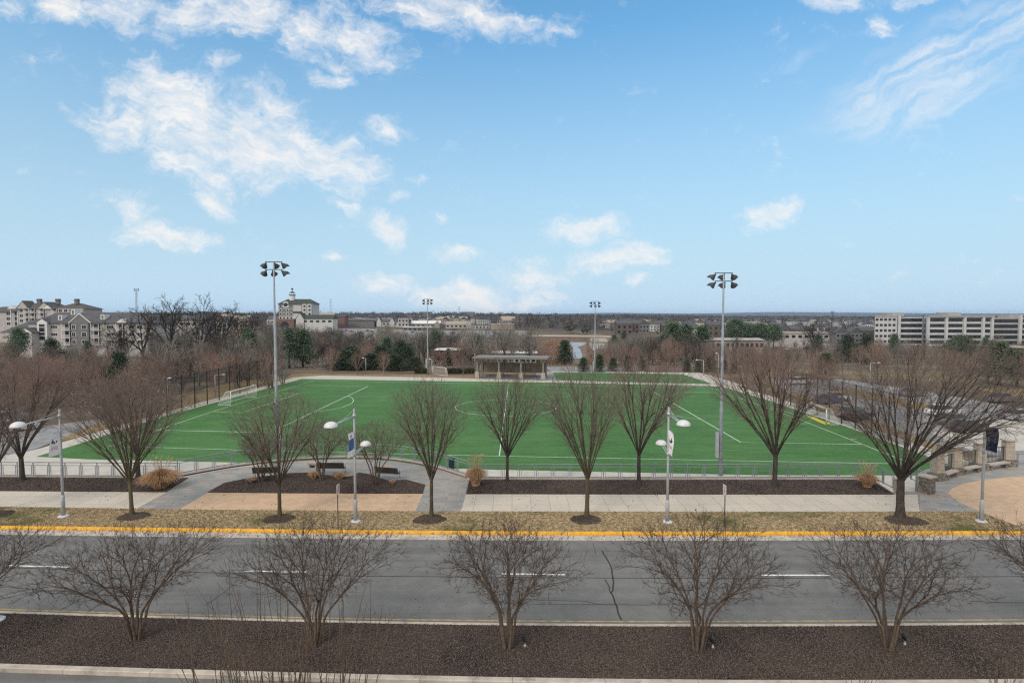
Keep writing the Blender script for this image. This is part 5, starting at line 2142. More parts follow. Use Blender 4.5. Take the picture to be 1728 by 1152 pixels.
def parking_sign(px, py, H, label, rz):
    t = thing('parking_sign', label, 'sign', G(px, py, 0), rz, 'parking signs in the verge')
    obj('post', MB().box((0, .02, H / 2 - .05), (.05, .035, H)), 'dark_metal', t)
    b = obj('panel', MB().box((0, -.01, H - .30), (.34, .012, .56)), 'trim_white', t)
    mb = MB()
    rim = [(.10 * math.cos(i * math.pi / 10), .10 * math.sin(i * math.pi / 10)) for i in range(21)]
    for (a, b2) in zip(rim, rim[1:]):
        k_ = .75
        mb.quad((a[0], -.019, H - .17 + a[1]), (b2[0], -.019, H - .17 + b2[1]), (b2[0] * k_, -.019, H - .17 + b2[1] * k_), (a[0] * k_, -.019, H - .17 + a[1] * k_))
    mb.quad((-.075, -.0195, H - .11), (-.06, -.0195, H - .095), (.075, -.0195, H - .23), (.06, -.0195, H - .245))
    for z in (.34, .39, .44):
        mb.quad((-.12, -.019, H - z), (.12, -.019, H - z), (.12, -.019, H - z + .028), (-.12, -.019, H - z + .028))
    mb.add([(-.13, -.019, H - .51), (-.06, -.019, H - .475), (-.06, -.019, H - .545)], [(0, 2, 1)])
    mb.quad((-.06, -.019, H - .52), (.12, -.019, H - .52), (.12, -.019, H - .50), (-.06, -.019, H - .50))
    obj('red_marking', mb, 'ink_red', b)
    obj('back_plate', MB().box((0, -.001, H - .30), (.345, .006, .565)), 'dark_metal', t)
    return t


parking_sign(571, 890, 2.5, 'small white and red parking sign left of the two-armed lamp with the blue banner', 1.42)
parking_sign(1222, 889, 2.45, 'small white and red parking sign below the right near floodlight mast', -1.42)

# bed spotlights
for i, (px, py, lab) in enumerate(((886, 1090, 'small black ground spotlight right of the middle median tree'), (1203, 1092, 'small black ground spotlight right of the widest median tree'), (1527, 1087, 'small black ground spotlight right of the rightmost whole median tree'))):
    t = thing('ground_spotlight', lab, 'spotlight', G(px, py, 0), .3 * i, 'ground spotlights on the median')
    obj('stake', MB().bar((0, 0, -.02), (0, 0, .2), .015).lathe((0, 0, 0), [(.045, 0), (.045, .05), (.02, .07)], 10), 'pole_paint', t)
    obj('lamp_body', MB().lathe((0, 0, .2), [(.03, -.05), (.055, 0), (.065, .2), (.07, .22), (.06, .21)], 12, (-.5, .25, .8)), 'black_metal', t, True)

# ornamental grasses
def pampas(px, py, wpx, hpx, label, seed, plume=True, n=900, lean=(0, 0)):
    c = G(px, py, 0.03)
    s = c.y / F
    W, H = wpx * s, hpx * s * 1.05
    nr = random.Random(seed)
    t = thing('ornamental_grass', label, 'ornamental grass', c, 0, 'dry ornamental grasses')
    segs, pl = [], []
    for i in range(n):
        az = nr.uniform(0, 6.28)
        q = nr.random() ** .6
        L = H * nr.uniform(.6, .95)
        p = (math.cos(az) * W * .16 * q, math.sin(az) * W * .16 * q, 0)
        tip = W * .38 * q * nr.uniform(.6, 1.25)
        pts = [p]
        k_ = 6
        for j in range(1, k_ + 1):
            u = j / k_
            z = L * (u * 1.35 - (u ** 3) * (.35 + .55 * q))
            rr_ = W * .16 * q + (tip) * (u ** 1.35)
            pts.append((math.cos(az) * rr_ + lean[0] * u * u * W, math.sin(az) * rr_ + lean[1] * u * u * W, max(z, .02) * 1.0))
        for j in range(k_):
            segs.append((pts[j], pts[j + 1], .016 * (1 - j / k_ * .7), .016 * (1 - (j + 1) / k_ * .75)))
    child('blades', seg_mesh('blades', segs, 'pampas'), t)
    if plume:
        for i in range(42):
            az, q = nr.uniform(0, 6.28), nr.random() ** .7
            p0 = (math.cos(az) * W * .1 * q, math.sin(az) * W * .1 * q, H * .35)
            p1 = (math.cos(az) * W * .36 * q + lean[0] * W * .6, math.sin(az) * W * .36 * q, H * nr.uniform(.92, 1.28))
            pl.append((p0, p1, .007, .006))
            p2 = vadd(p1, (math.cos(az) * .12, math.sin(az) * .1, .14))
            pl.append((p1, p2, .03, .008))
        child('plumes', seg_mesh('plumes', pl, 'pampas_plume', 4), t)
    return t


pampas(272, 822, 66, 40, 'large tan ornamental grass clump beside the left flagstone ramp', 1, n=1500, lean=(.05, -.1))
pampas(803, 819, 38, 40, 'upright tan ornamental grass clump beside the right flagstone ramp', 2, n=1000)
pampas(1463, 821, 38, 30, 'tan ornamental grass clump at the right end of the long bed', 3, n=900)
for i, (px, py, w_, h_, lab) in enumerate(((424, 813, 18, 10, 'small dry grass tuft below the leftmost bench'), (530, 807, 24, 16, 'straw-coloured grass tuft in front of the litter bin'), (574, 807, 30, 14, 'straw-coloured grass tuft below the middle bench'), (662, 816, 12, 8, 'smallest dry grass tuft below the rightmost bench'))):
    pampas(px, py, w_, h_, lab, 10 + i, False, 260)

# ================================================================== GOALS, FENCES, SHELTER
def goal(pa, pb, H, back, label, mat_='goal_white'):
    """posts at world points pa, pb; the net runs back along the given vector"""
    t = thing('football_goal', label, 'goal', pa)
    d = pb - pa
    up_ = Vector((0, 0, H))
    o = Vector((0, 0, 0))
    for q in (o, d):
        obj('goal_post', MB().bar(q, q + up_, .055, 8), mat_, t, True)
    obj('crossbar', MB().bar(up_, d + up_, .055, 8), mat_, t, True)
    mb = MB()
    for q in (o, d):
        mb.tube([q + up_, q + up_ + back * .35, q + back, q], .045, 6)
    mb.bar(back, d + back, .045)
    obj('net_frame', mb, mat_, t)
    mb = MB()
    mb.quad(up_ + back * .35, d + up_ + back * .35, d + back, back)
    mb.quad(up_, d + up_, d + up_ + back * .35, up_ + back * .35)
    for q in (o, d):
        mb.add([q, q + up_, q + up_ + back * .35, q + back], [(0, 1, 2, 3)])
    obj('net', mb, 'goal_net', t)
    return t


a, b = G(389.6, 683.4, FZ), G(432.6, 670.6, FZ)
goal(a, b, 2.05, Vector((-1.9, -.1, 0)), 'white football goal at the left end of the pitch')
a, b = G(1394, 716.7, FZ), G(1361.5, 703, FZ)
goal(a, b, 2.0, Vector((1.7, .2, 0)), 'white football goal at the right end of the pitch')
a, b = G(730.5, 632, FZ), G(752.5, 635, FZ)
goal(a, b, 1.9, Vector((.3, 1.2, 0)), 'small white football goal parked behind the far touchline')
nf = MB()
ny_ = [G(1352, 702, FZ), G(1362, 703, FZ), G(1380, 711, FZ), G(1394, 717, FZ), G(1392, 712, FZ), G(1374, 704, FZ)]
nf.prism([tuple(p.xy) for p in ny_], FZ + .002, FZ + .03)
e = obj('yellow_net', nf, 'goal_yellow')
tag(e, 'yellow net lying on the turf at the right goal', 'net')
e = obj('yellow_ball', MB().lathe(G(1398, 717, FZ), [(.02, 0), (.12, .05), (.17, .17), (.12, .29), (.02, .34)], 12), 'goal_yellow', None, True)
tag(e, 'yellow and black ball bag beside the right goal post', 'ball')


def tall_fence(posts, H, label, mesh_=True):
    t = thing('tall_fence', label, 'fence', (0, 0, 0), 0, 'tall black fences at the pitch ends')
    for p in posts:
        obj('post', MB().bar(p - Vector((0, 0, .2)), p + Vector((0, 0, H)), .075, 8), 'black_metal', t)
    up_ = Vector((0, 0, H - .06))
    for i, z in enumerate((.12, H * .5, H - .08)):
        q = MB()
        q.tube([p + Vector((0, 0, z)) for p in posts], .018 if i != 2 else .024, 4)
        obj('rail', q, 'black_metal', t)
    if mesh_:
        mb = MB()
        for p, q in zip(posts, posts[1:]):
            mb.quad(p + Vector((0, 0, .08)), q + Vector((0, 0, .08)), q + up_, p + up_)
        obj('fence_mesh', mb, 'mesh_fabric', t)
    return t


fpx = [(282, 703), (307, 694.5), (329, 687.5), (350, 681.5), (370, 675), (388, 669.5), (405, 664.2), (421, 659), (435, 654.5), (447, 650.5), (459, 647)]
tall_fence([G(px, py, FZ) for px, py in fpx], 5.1, 'tall black mesh fence behind the left goal')
fpx = [(1334, 686), (1359.5, 695), (1378.5, 702), (1399, 709), (1420, 716), (1443, 724.5), (1470.5, 734), (1499, 744.5), (1530, 755)]
tall_fence([G(px, py - 1, FZ) for px, py in fpx], 5.3, 'tall black mesh fence behind the right goal')

# short lamps and poles beyond the pitch
def tall_lamp(px, py, top_py, label, D=None, arm=1, z=FZ, head=True, group='slim lamp posts beyond the pitch'):
    c = G(px, py, z) if D is None else at(px, D)
    H = CAM_H + (532 - top_py) / F * c.y - c.z
    t = thing('lamp_post', label, 'lamp post', c, 0, group)
    obj('pole', MB().lathe((0, 0, -.1), [(.09, 0), (.06, H)], 8), 'pole_paint', t, True)
    if head:
        obj('lamp_head', MB().bar((0, 0, H - .12), (arm * 1.3, -.1, H + .02), .035).lathe((arm * 1.55, -.1, H - .05), [(.32, 0), (.28, .1), (.05, .16)], 12), 'dome_white', t, True)
    return t


tall_lamp(363.5, 668, 632, 'slim lamp post beyond the black fence at the left goal')
tall_lamp(617.5, 629.5, 604, 'short lamp post on the tan grass bank', arm=-.4)
tall_lamp(729, 632, 606, 'short lamp post beside the small parked goal', arm=-.3)
tall_lamp(779, 600, 571, 'white road lamp in the wood left of the shelter', D=175, arm=1.0)
tall_lamp(837, 600, 565, 'bare thin pole in the wood behind the shelter', D=170, head=False)
tall_lamp(1187, 634, 607, 'slim lamp post at the far right corner of the second pitch', arm=-1.0)
tall_lamp(1212, 634, 596, 'slim lamp post right of the far corner of the second pitch', arm=-.3)
tall_lamp(1468, 650, 612, 'slim lamp post in the car park at the right', arm=1.0)
tall_lamp(1026, 590, 566, 'bare thin pole right of the pond', D=260, head=False)
tall_lamp(283, 690, 638, 'slim lamp post at the near end of the black fence', arm=.3)

# shelter
sa_, sb_ = G(803, 638, FZ), G(919, 640.5, FZ)
d = sb_ - sa_
rz = math.atan2(d.y, d.x)
t = thing('open_shelter', 'open flat-roofed shelter with tapered stone column feet behind the pitch', 'shelter', sa_, rz)
L = d.length
Hs = 4.1
rf = MB().box((L / 2, 2.4, Hs + .45), (L + 1.2, 6.6, .12)).box((L / 2, -.84, Hs + .36), (L + 1.24, .12, .34))
obj('roof', rf, 'shelter_steel', t)
obj('roof_beam', MB().box((L / 2, .1, Hs + .22), (L, .22, .3)).box((L / 2, 4.6, Hs + .22), (L, .22, .3)), 'shelter_steel', t)
for i in range(4):
    x = .3 + (L - .6) * i / 3
    c_ = obj('column', MB().box((x, .1, Hs / 2 + .05), (.34, .34, Hs)), 'shelter_steel', t)
    obj('column_foot', MB().box((x, .1, .72), (1.05, .95, 1.5), 0, .6), 'shelter_base', c_)
    obj('column', MB().box((x, 4.6, Hs / 2 + .05), (.3, .3, Hs)), 'shelter_steel', t)
obj('back_panel', MB().box((L / 2, 4.85, 2.0), (L - .6, .12, 2.2)), 'shelter_panel', t)
obj('bench_seat', MB().box((L * .3, 3.6, .45), (L * .4, .5, .1)).box((L * .75, 3.6, .45), (L * .3, .5, .1)).box((L * .15, 3.6, .2), (.1, .4, .4)).box((L * .45, 3.6, .2), (.1, .4, .4)).box((L * .65, 3.6, .2), (.1, .4, .4)).box((L * .85, 3.6, .2), (.1, .4, .4)), 'dark_metal', t)
obj('floor_slab', MB().box((L / 2, 2.3, .03), (L + .4, 6, .1)), 'asphalt', t)
# low hedges beside it
for px0, px1, py, lab in ((700, 720, 629, 'yellow-green low hedge left of the far left floodlight mast'), (755, 800, 629.5, 'dark low hedge running up to the shelter')):
    a, b = G(px0, py, FZ), G(px1, py, FZ)
    L2 = (b - a).length
    nr = np.random.default_rng(px0)
    n = 1600
    cen = nr.uniform((0, -.6, 0), (L2, .6, 1.15), size=(n, 3))
    an = nr.normal(size=(n, 3)) * .16
    bn = nr.normal(size=(n, 3)) * .09
    V = np.stack([cen - an, cen + bn, cen + an, cen - bn], axis=1).reshape(-1, 3)
    o = obj('hedge', np_mesh('hedge', V, np.arange(n * 4).reshape(-1, 4), 4, 'hedge'))
    o.location = a
    tag(o, lab, 'hedge')

# ================================================================== BUILDINGS
def gable_roof(mb, x0, x1, y0, y1, z, h, along='x', over=.5):
    x0, x1, y0, y1 = x0 - over, x1 + over, y0 - over, y1 + over
    t_ = .18
    if along == 'x':
        ym = (y0 + y1) / 2
        vs = [(x0, y0, z), (x1, y0, z), (x1, y1, z), (x0, y1, z), (x0, ym, z + h), (x1, ym, z + h)]
        fs = [(0, 1, 5, 4), (2, 3, 4, 5), (1, 2, 5), (3, 0, 4), (3, 2, 1, 0)]
    else:
        xm = (x0 + x1) / 2
        vs = [(x0, y0, z), (x1, y0, z), (x1, y1, z), (x0, y1, z), (xm, y0, z + h), (xm, y1, z + h)]
        fs = [(0, 1, 4), (1, 2, 5, 4), (2, 3, 5), (3, 0, 4, 5), (3, 2, 1, 0)]
    return mb.add(vs, fs)


def hip_roof(mb, x0, x1, y0, y1, z, h, over=.6, inset=None):
    x0, x1, y0, y1 = x0 - over, x1 + over, y0 - over, y1 + over
    i = inset if inset is not None else (y1 - y0) / 2
    ym = (y0 + y1) / 2
    vs = [(x0, y0, z), (x1, y0, z), (x1, y1, z), (x0, y1, z), (x0 + i, ym, z + h), (x1 - i, ym, z + h)]
    return mb.add(vs, [(0, 1, 5, 4), (2, 3, 4, 5), (1, 2, 5), (3, 0, 4), (3, 2, 1, 0)])


def tri_gable(mb, xc, w_, y, z, h, dep=.3):
    vs = [(xc - w_ / 2, y, z), (xc + w_ / 2, y, z), (xc, y, z + h), (xc - w_ / 2, y + dep, z), (xc + w_ / 2, y + dep, z), (xc, y + dep, z + h)]
    return mb.add(vs, [(0, 1, 2), (5, 4, 3), (0, 3, 4, 1), (1, 4, 5, 2), (2, 5, 3, 0)])


def window(t, x, y, z, w_, h, mull=1, frame='trim_white'):
    f_ = obj('window', MB().box((x, y - .03, z), (w_ + .24, .08, h + .24)), frame, t)
    q = MB()
    n = mull + 1
    for i in range(n):
        q.box((x - w_ / 2 + w_ * (i + .5) / n, y - .075, z), (w_ / n - .1, .04, h))
    obj('pane', q, 'glass', f_)


def balcony(t, x, y, z, w_, h):
    """shade of the recess put in as a dark panel, with slab, posts, white rail"""
    b = obj('balcony', MB().box((x, y - .7, z - h / 2 + .02), (w_, 1.4, .18)).box((x - w_ / 2, y - 1.35, z), (.16, .16, h)).box((x + w_ / 2, y - 1.35, z), (.16, .16, h)), 'trim_white', t)
    obj('balcony_recess_shade', MB().box((x, y - .03, z), (w_ * .8, .06, h * .84)), 'glass', b)
    q = MB().box((x, y - 1.36, z - h / 2 + 1.05), (w_, .07, .09))
    n = 14
    for i in range(n):
        q.box((x - w_ / 2 + w_ * (i + .5) / n, y - 1.36, z - h / 2 + .56), (.06, .05, .94))
    obj('balcony_railing', q, 'trim_white', b)


# front apartment block: x in metres along the front, D about 220
def apartment_front():
    D = 215
    s = D / F
    x0, x1 = (28 - 864) * s, (262 - 864) * s
    zg = T((x0 + x1) / 2, D) - .5
    t = thing('apartment_block', 'three-storey cream and grey apartment block with balconies and dark roofs at the left', 'apartment block', (x0, D, zg), 0)

    def X(px):
        return (px - 28) * s

    def Z(py):
        return CAM_H + (532 - py) * s - zg
    dep = 14
    ze = Z(545)
    mb = MB()
    mb.box(((X(48) + X(262)) / 2, dep / 2, ze / 2), (X(262) - X(48), dep, ze))
    mb.box(((X(26) + X(60)) / 2, dep / 2 + 4, Z(562) / 2), (X(60) - X(26), dep, Z(562)))
    obj('wall', mb, 'siding_cream', t)
    obj('roof', hip_roof(MB(), X(48), X(262), 0, dep, ze, Z(527) - ze, .7, 7), 'roof_slate', t)
    obj('roof', hip_roof(MB(), X(-6), X(62), 2, dep + 4, Z(562), Z(540) - Z(562), .7, 6), 'roof_slate', t)
    # grey gabled bay
    gx0, gx1 = X(124), X(153)
    obj('grey_bay', MB().box(((gx0 + gx1) / 2, -.55, ze / 2), (gx1 - gx0, 1.1, ze)), 'siding_grey', t)
    gb = obj('gable', tri_gable(MB(), (gx0 + gx1) / 2, gx1 - gx0 + 1.0, -1.1, ze, Z(531) - ze, 6), 'siding_grey', t)
    q = MB()
    for sgn in (-1, 1):
        xc = (gx0 + gx1) / 2
        hw = (gx1 - gx0) / 2 + .9
        q.add([(xc, -1.28, Z(530)), (xc + sgn * hw, -1.28, ze - .1), (xc + sgn * hw, -1.28, ze + .28), (xc, -1.28, Z(530) + .38), (xc, -1.05, Z(530)), (xc + sgn * hw, -1.05, ze - .1), (xc + sgn * hw, -1.05, ze + .28), (xc, -1.05, Z(530) + .38)],
              [(0, 1, 2, 3), (7, 6, 5, 4), (3, 2, 6, 7), (0, 4, 5, 1)])
    obj('gable_trim', q, 'trim_white', gb)
    # white porch gable
    px0, px1 = X(68), X(84)
    obj('porch_bay', MB().box(((px0 + px1) / 2, -.7, ze / 2), (px1 - px0, 1.4, ze)), 'trim_white', t)
    obj('porch_gable', tri_gable(MB(), (px0 + px1) / 2, px1 - px0 + .8, -1.45, ze, 1.5, 5), 'trim_white', t)
    obj('porch_roof', tri_gable(MB(), (px0 + px1) / 2, px1 - px0 + 1.5, -1.2, ze + .12, 1.85, 5.5), 'roof_slate', t)
    for py, h in ((549, 1.0), (556, 1.6), (563, 1.0), (570, 1.5)):
        window(t, (px0 + px1) / 2, -1.42, Z(py), 2.2, h, 0)
    # small clubhouse gable in front
    cx0, cx1 = X(49), X(71)
    obj('gatehouse_wall', MB().box(((cx0 + cx1) / 2, -2.4, Z(561) / 2), (cx1 - cx0, 4.8, Z(561))), 'siding_cream', t)
    obj('gatehouse_gable', tri_gable(MB(), (cx0 + cx1) / 2, cx1 - cx0, -4.82, Z(561), Z(553.5) - Z(561), 5), 'trim_white', t)
    obj('gatehouse_roof', tri_gable(MB(), (cx0 + cx1) / 2, cx1 - cx0 + 1.0, -4.7, Z(561) + .1, Z(552.5) - Z(561), 5.2), 'roof_slate', t)
    for py in (562.5, 569):
        window(t, (cx0 + cx1) / 2, -4.82, Z(py), 3.0, .9, 3)
    fl = (551.5, 564, 576.5)
    for py in fl:
        for px in (86, 91.5, 97):
            pass
        window(t, X(91.5), 0, Z(py), 2.4, 1.0, 2)
        window(t, X(128), -1.1, Z(py), 1.4, 1.5, 1)
        window(t, X(145.5), -1.1, Z(py), 1.7, 1.5, 1)
        balcony(t, X(115), 0, Z(py), 2.9, 2.5)
        balcony(t, X(164), 0, Z(py), 2.9, 2.5)
        window(t, X(186), 0, Z(py), 2.6, 1.1, 2)
        balcony(t, X(205), 0, Z(py), 2.6, 2.5)
        window(t, X(222), 0, Z(py), 2.0, 1.2, 1)
        window(t, X(236), 0, Z(py), 2.0, 1.2, 1)
    for px, py in ((98, 536), (120, 526.5), (170, 535)):
        q = obj('dormer', MB().box((X(px), 2.6, Z(py)), (1.5, 3.0, 2.0)), 'trim_white', t)
        obj('dormer_louvre', MB().box((X(px), 1.08, Z(py)), (.7, .05, 1.5)), 'siding_grey', q)
    gx0, gx1 = X(198), X(214)
    obj('porch_gable', tri_gable(MB(), (gx0 + gx1) / 2, gx1 - gx0 + .8, -.35, ze, 1.6, 5), 'trim_white', t)
    return t


apartment_front()


def apartment_back():
    D = 330
    s = D / F
    x0, x1 = (-40 - 864) * s, (150 - 864) * s
    zg = T((x0 + x1) / 2, D) - .5
    t = thing('apartment_block', 'larger apartment block with chimneys standing highest at the far left', 'apartment block', (x0, D, zg), 0)

    def X(px):
        return (px + 40) * s

    def Z(py):
        return CAM_H + (532 - py) * s - zg
    dep = 16
    ze = Z(521)
    obj('wall', MB().box(((X(32) + X(140)) / 2, dep / 2, ze / 2), (X(140) - X(32), dep, ze)).box(((X(-40) + X(34)) / 2, dep / 2 + 3, Z(526) / 2), (X(34) - X(-40), dep, Z(526))), 'siding_cream', t)
    obj('roof', hip_roof(MB(), X(32), X(92), 0, dep, ze, Z(509) - ze, .8, 7), 'roof_brown', t)
    obj('roof', hip_roof(MB(), X(84), X(141), 2, dep, ze, Z(511.5) - ze, .8, 8), 'roof_brown', t)
    obj('roof', hip_roof(MB(), X(-40), X(34), 3, dep + 3, Z(526), Z(517) - Z(526), .8, 7), 'roof_brown', t)
    for a, b, top in ((31, 50, 509), (66, 88, 511)):
        g_ = obj('gable', tri_gable(MB(), X((a + b) / 2), X(b) - X(a), -.6, ze, Z(top) - ze, 4), 'siding_cream', t)
        obj('gable_roof', tri_gable(MB(), X((a + b) / 2), X(b) - X(a) + 1.6, -.4, ze + .15, Z(top) - ze + .5, 7), 'roof_brown', g_)
    for px in (51, 83, 115.5):
        c_ = obj('chimney', MB().box((X(px), dep * .45, Z(508)), (2.0, 1.6, 3.0)), 'siding_grey', t)
        obj('chimney_cap', MB().box((X(px), dep * .45, Z(506)), (2.5, 2.0, .35)), 'roof_brown', c_)
    for py in (524, 532.5, 541):
        for px in (37, 103, 112, 121, 130):
            window(t, X(px), 0, Z(py), 2.0, 1.5, 1)
        for px in (48, 58, 73, 95):
            balcony(t, X(px), 0, Z(py), 3.0, 2.6)
        window(t, X(22), 2.9, Z(py + 5), 2.6, 1.8, 1)
        window(t, X(8), 2.9, Z(py + 5), 2.6, 1.5, 1)
    for px in (22, 83):
        obj('porch_gable', tri_gable(MB(), X(px), 4.5, -1.0, Z(521), 2.0, 4), 'trim_white', t)
    obj('porch', MB().box((X(22) - 2, 1.2, Z(521) / 2), (.4, .4, Z(521))).box((X(22) + 2, 1.2, Z(521) / 2), (.4, .4, Z(521))), 'trim_white', t)
    return t


apartment_back()


def hotel():
    D = 470
    s = D / F
    x0 = (470 - 864) * s
    zg = T(x0, D) - 1
    t = thing('hotel', 'half-timbered white hotel with a dark green roof and a lookout turret on the hill', 'hotel', (x0, D, zg), 0)

    def X(px):
        return (px - 470) * s

    def Z(py):
        return CAM_H + (532 - py) * s - zg
    ze = Z(513)
    obj('wall', MB().box(((X(470) + X(529)) / 2, 8, ze / 2), (X(529) - X(470), 14, ze)).box(((X(511) + X(529)) / 2, -.6, ze / 2), (X(529) - X(511), 3.2, ze)), 'render_white', t)
    obj('roof', hip_roof(MB(), X(470), X(529), 1, 15, ze, Z(505) - ze + .4, 1.0, 6), 'roof_green', t)
    obj('roof_bay', MB().add([(X(494), .6, Z(528)), (X(511), .6, Z(528)), (X(509), 3, Z(513) + .6), (X(496), 3, Z(513) + .6), (X(494), 3, Z(528)), (X(511), 3, Z(528))], [(0, 1, 2, 3), (0, 3, 4), (1, 5, 2)]), 'roof_green', t)
    # timbering and windows
    q = MB()
    for py in (513.5, 519.5, 526, 532.5):
        q.box((X(482), .97, Z(py)), (X(494) - X(470), .1, .35))
    for px in (470.5, 476, 482, 488, 494):
        q.box((X(px), .96, Z(523)), (.35, .1, Z(513) - Z(533)))
    for px in (511.5, 520, 528.5):
        q.box((X(px), -2.23, Z(520)), (.35, .1, Z(513) - Z(533)))
    obj('timber_frame', q, 'timber', t)
    for py in (516.5, 523, 529.5, 536):
        for px in (473.2, 479, 485, 491):
            window(t, X(px), .93, Z(py), 1.5, 1.6, 0)
        for px in (516, 524.5):
            window(t, X(px), -2.22, Z(py), 1.8, 1.7, 0)
    g_ = obj('round_gable', MB().lathe((X(482), .8, Z(514)), [(2.6, 0), (2.6, .5)], 20, (0, 1, 0)), 'trim_white', t)
    obj('round_window', MB().lathe((X(482), .7, Z(514)), [(1.7, 0), (1.7, .05)], 16, (0, 1, 0)), 'glass', g_)
    tz = Z(505)
    tu = obj('turret', MB().lathe((X(488), 8, tz - 1), [(2.4, 0), (2.4, 4.6)], 10), 'trim_white', t)
    obj('turret_rail', MB().lathe((X(488), 8, tz + 3.6), [(2.9, 0), (2.9, .5)], 10), 'timber', tu)
    obj('turret_roof', MB().lathe((X(488), 8, tz + 5.5), [(2.6, 0), (1.2, 1.0), (.25, 1.4), (.1, 3.0)], 10), 'roof_green', tu)
    q = MB()
    for i in range(8):
        a = i * math.pi / 4
        q.bar((X(488) + 2.2 * math.cos(a), 8 + 2.2 * math.sin(a), tz + 3.6), (X(488) + 2.2 * math.cos(a), 8 + 2.2 * math.sin(a), tz + 5.6), .12, 5)
    obj('turret_post', q, 'trim_white', tu)
    obj('lookout_lantern', MB().lathe((X(488), 8, tz + 8.2), [(.9, 0), (.9, .9), (.1, 1.6)], 8), 'timber', tu)
    ar = obj('stone_arcade', MB().box((X(486), -4, Z(545)), (X(502) - X(470), 8, Z(538) - Z(552))), 'brick_wall', t)
    obj('archway', MB().lathe((X(487), -8.03, Z(549)), [(3.4, 0), (3.4, .06)], 20, (0, 1, 0)), 'black_metal', ar)
    return t


hotel()


def shop(px0, px1, eave, ridge, base_py, D, wall, roof, label, gables=(), wins=0, group='shops of the far retail park'):
    s = D / F
    x0, x1 = (px0 - 864) * s, (px1 - 864) * s
    zg = CAM_H + (532 - base_py) * s
    g0 = min(T(x0, D), zg) - 1.0
    t = thing('shop_building', label, 'shop', (x0, D, g0), 0, group)
    L = x1 - x0
    ze, zr = CAM_H + (532 - eave) * s - g0, CAM_H + (532 - ridge) * s - g0
    dep = 12
    obj('wall', MB().box((L / 2, dep / 2, ze / 2), (L, dep, ze)), wall, t)
    if ridge < eave - 1.2:
        obj('roof', gable_roof(MB(), 0, L, 0, dep, ze + .03, zr - ze), roof, t)
    else:
        obj('roof', MB().box((L / 2, dep / 2, ze + .3), (L + .5, dep + .5, .6)), roof, t)
    for gx, gw, gt in gables:
        h = CAM_H + (532 - gt) * s - g0
        g_ = obj('gable_front', MB().box(((gx - px0) * s, -.4, ze / 2), (gw * s, 1.2, ze)), wall, t)
        obj('gable', tri_gable(MB(), (gx - px0) * s, gw * s, -1.02, ze, h - ze, 6), wall, g_)
        obj('gable_roof', tri_gable(MB(), (gx - px0) * s, gw * s + 1.2, -.8, ze + .15, h - ze + .5, 7), roof, g_)
    if wins:
        for i in range(wins):
            obj('shop_window', MB().box((L * (i + .5) / wins, -.04, ze - 1.9), (L / wins * .55, .1, 1.5)), 'glass', t)
    return t


shop(500, 562, 538, 531, 549, 455, 'render_white', 'roof_green', 'long white shop with a dark green roof beside the hotel', ((507, 13, 528.5),), 6)
shop(508, 522, 533, 526.5, 548, 470, 'roof_orange', 'roof_orange', 'small orange-roofed shop block beside the hotel')
shop(535, 562, 534, 527.5, 545, 520, 'siding_tan', 'roof_tan', 'tan-roofed shop behind the long white one')
shop(567, 582, 534, 532, 543, 540, 'brick_wall', 'roof_slate', 'brick shop with orange-red front right of the long white shop')
shop(583, 640, 541, 538, 549, 560, 'siding_grey', 'roof_slate', 'low grey shop row with flat slate roof')
shop(605, 668, 540.5, 539.5, 551, 610, 'render_white', 'render_white', 'low white-roofed shop row before the townhouses', (), 7)
shop(632, 690, 543, 538, 552, 560, 'render_white', 'roof_slate', 'white arcaded shop row with slate roof', ((640, 8, 536), (662, 8, 536.5), (682, 7, 537)), 9)
shop(694, 742, 546, 541, 554, 560, 'siding_tan', 'trim_white', 'shop with a broad white roof left of the far floodlight mast', ((738, 8, 541.5),), 6)
shop(752, 795, 547, 542, 556, 560, 'siding_cream', 'roof_tan', 'tan-roofed shop row right of the far left floodlight mast', ((791, 8, 541),), 6)
shop(796, 826, 549, 547.5, 556, 540, 'render_white', 'roof_slate', 'low white shop with flat roof left of the beige store', (), 5)
shop(828, 868, 547.5, 546.5, 558, 520, 'siding_tan', 'siding_cream', 'plain beige store without windows right of the retail park', (), 0)
shop(680, 728, 552, 551, 556, 500, 'siding_grey', 'trim_white', 'low store with a white flat roof in front of the others', (), 6)
shop(1150, 1178, 553, 545, 566, 270, 'siding_cream', 'car_blue_pale' if 'car_blue_pale' in MATS else 'roof_slate', 'pale blue-grey roofed pavilion among the dark pines')
shop(1192, 1290, 574, 571, 582, 225, 'siding_tan', 'office_grey', 'long low building with a pale roof behind the near right floodlight mast', (), 12)
shop(1290, 1400, 562, 560, 572, 330, 'siding_cream', 'roof_tan', 'low pale building left of the office blocks', (), 10)
shop(735, 775, 591, 589.5, 600, 168, 'brick_wall', 'trim_white', 'low brick building with a pale flat roof half hidden in the wood', (), 5)
shop(830, 905, 596, 594.5, 606, 178, 'siding_cream', 'trim_white', 'low pale building behind the roof of the shelter', (), 8)
shop(1000, 1024, 577, 571, 583, 300, 'render_white', 'roof_tan', 'small white park pavilion right of the pond')
shop(1710, 1760, 587, 585, 602, 170, 'brick_wall', 'roof_tan', 'brick building at the right edge below the offices')
shop(290, 345, 540, 532, 562, 300, 'siding_cream', 'roof_slate', 'cream house with slate roof behind the tallest dark oak', (), 5)

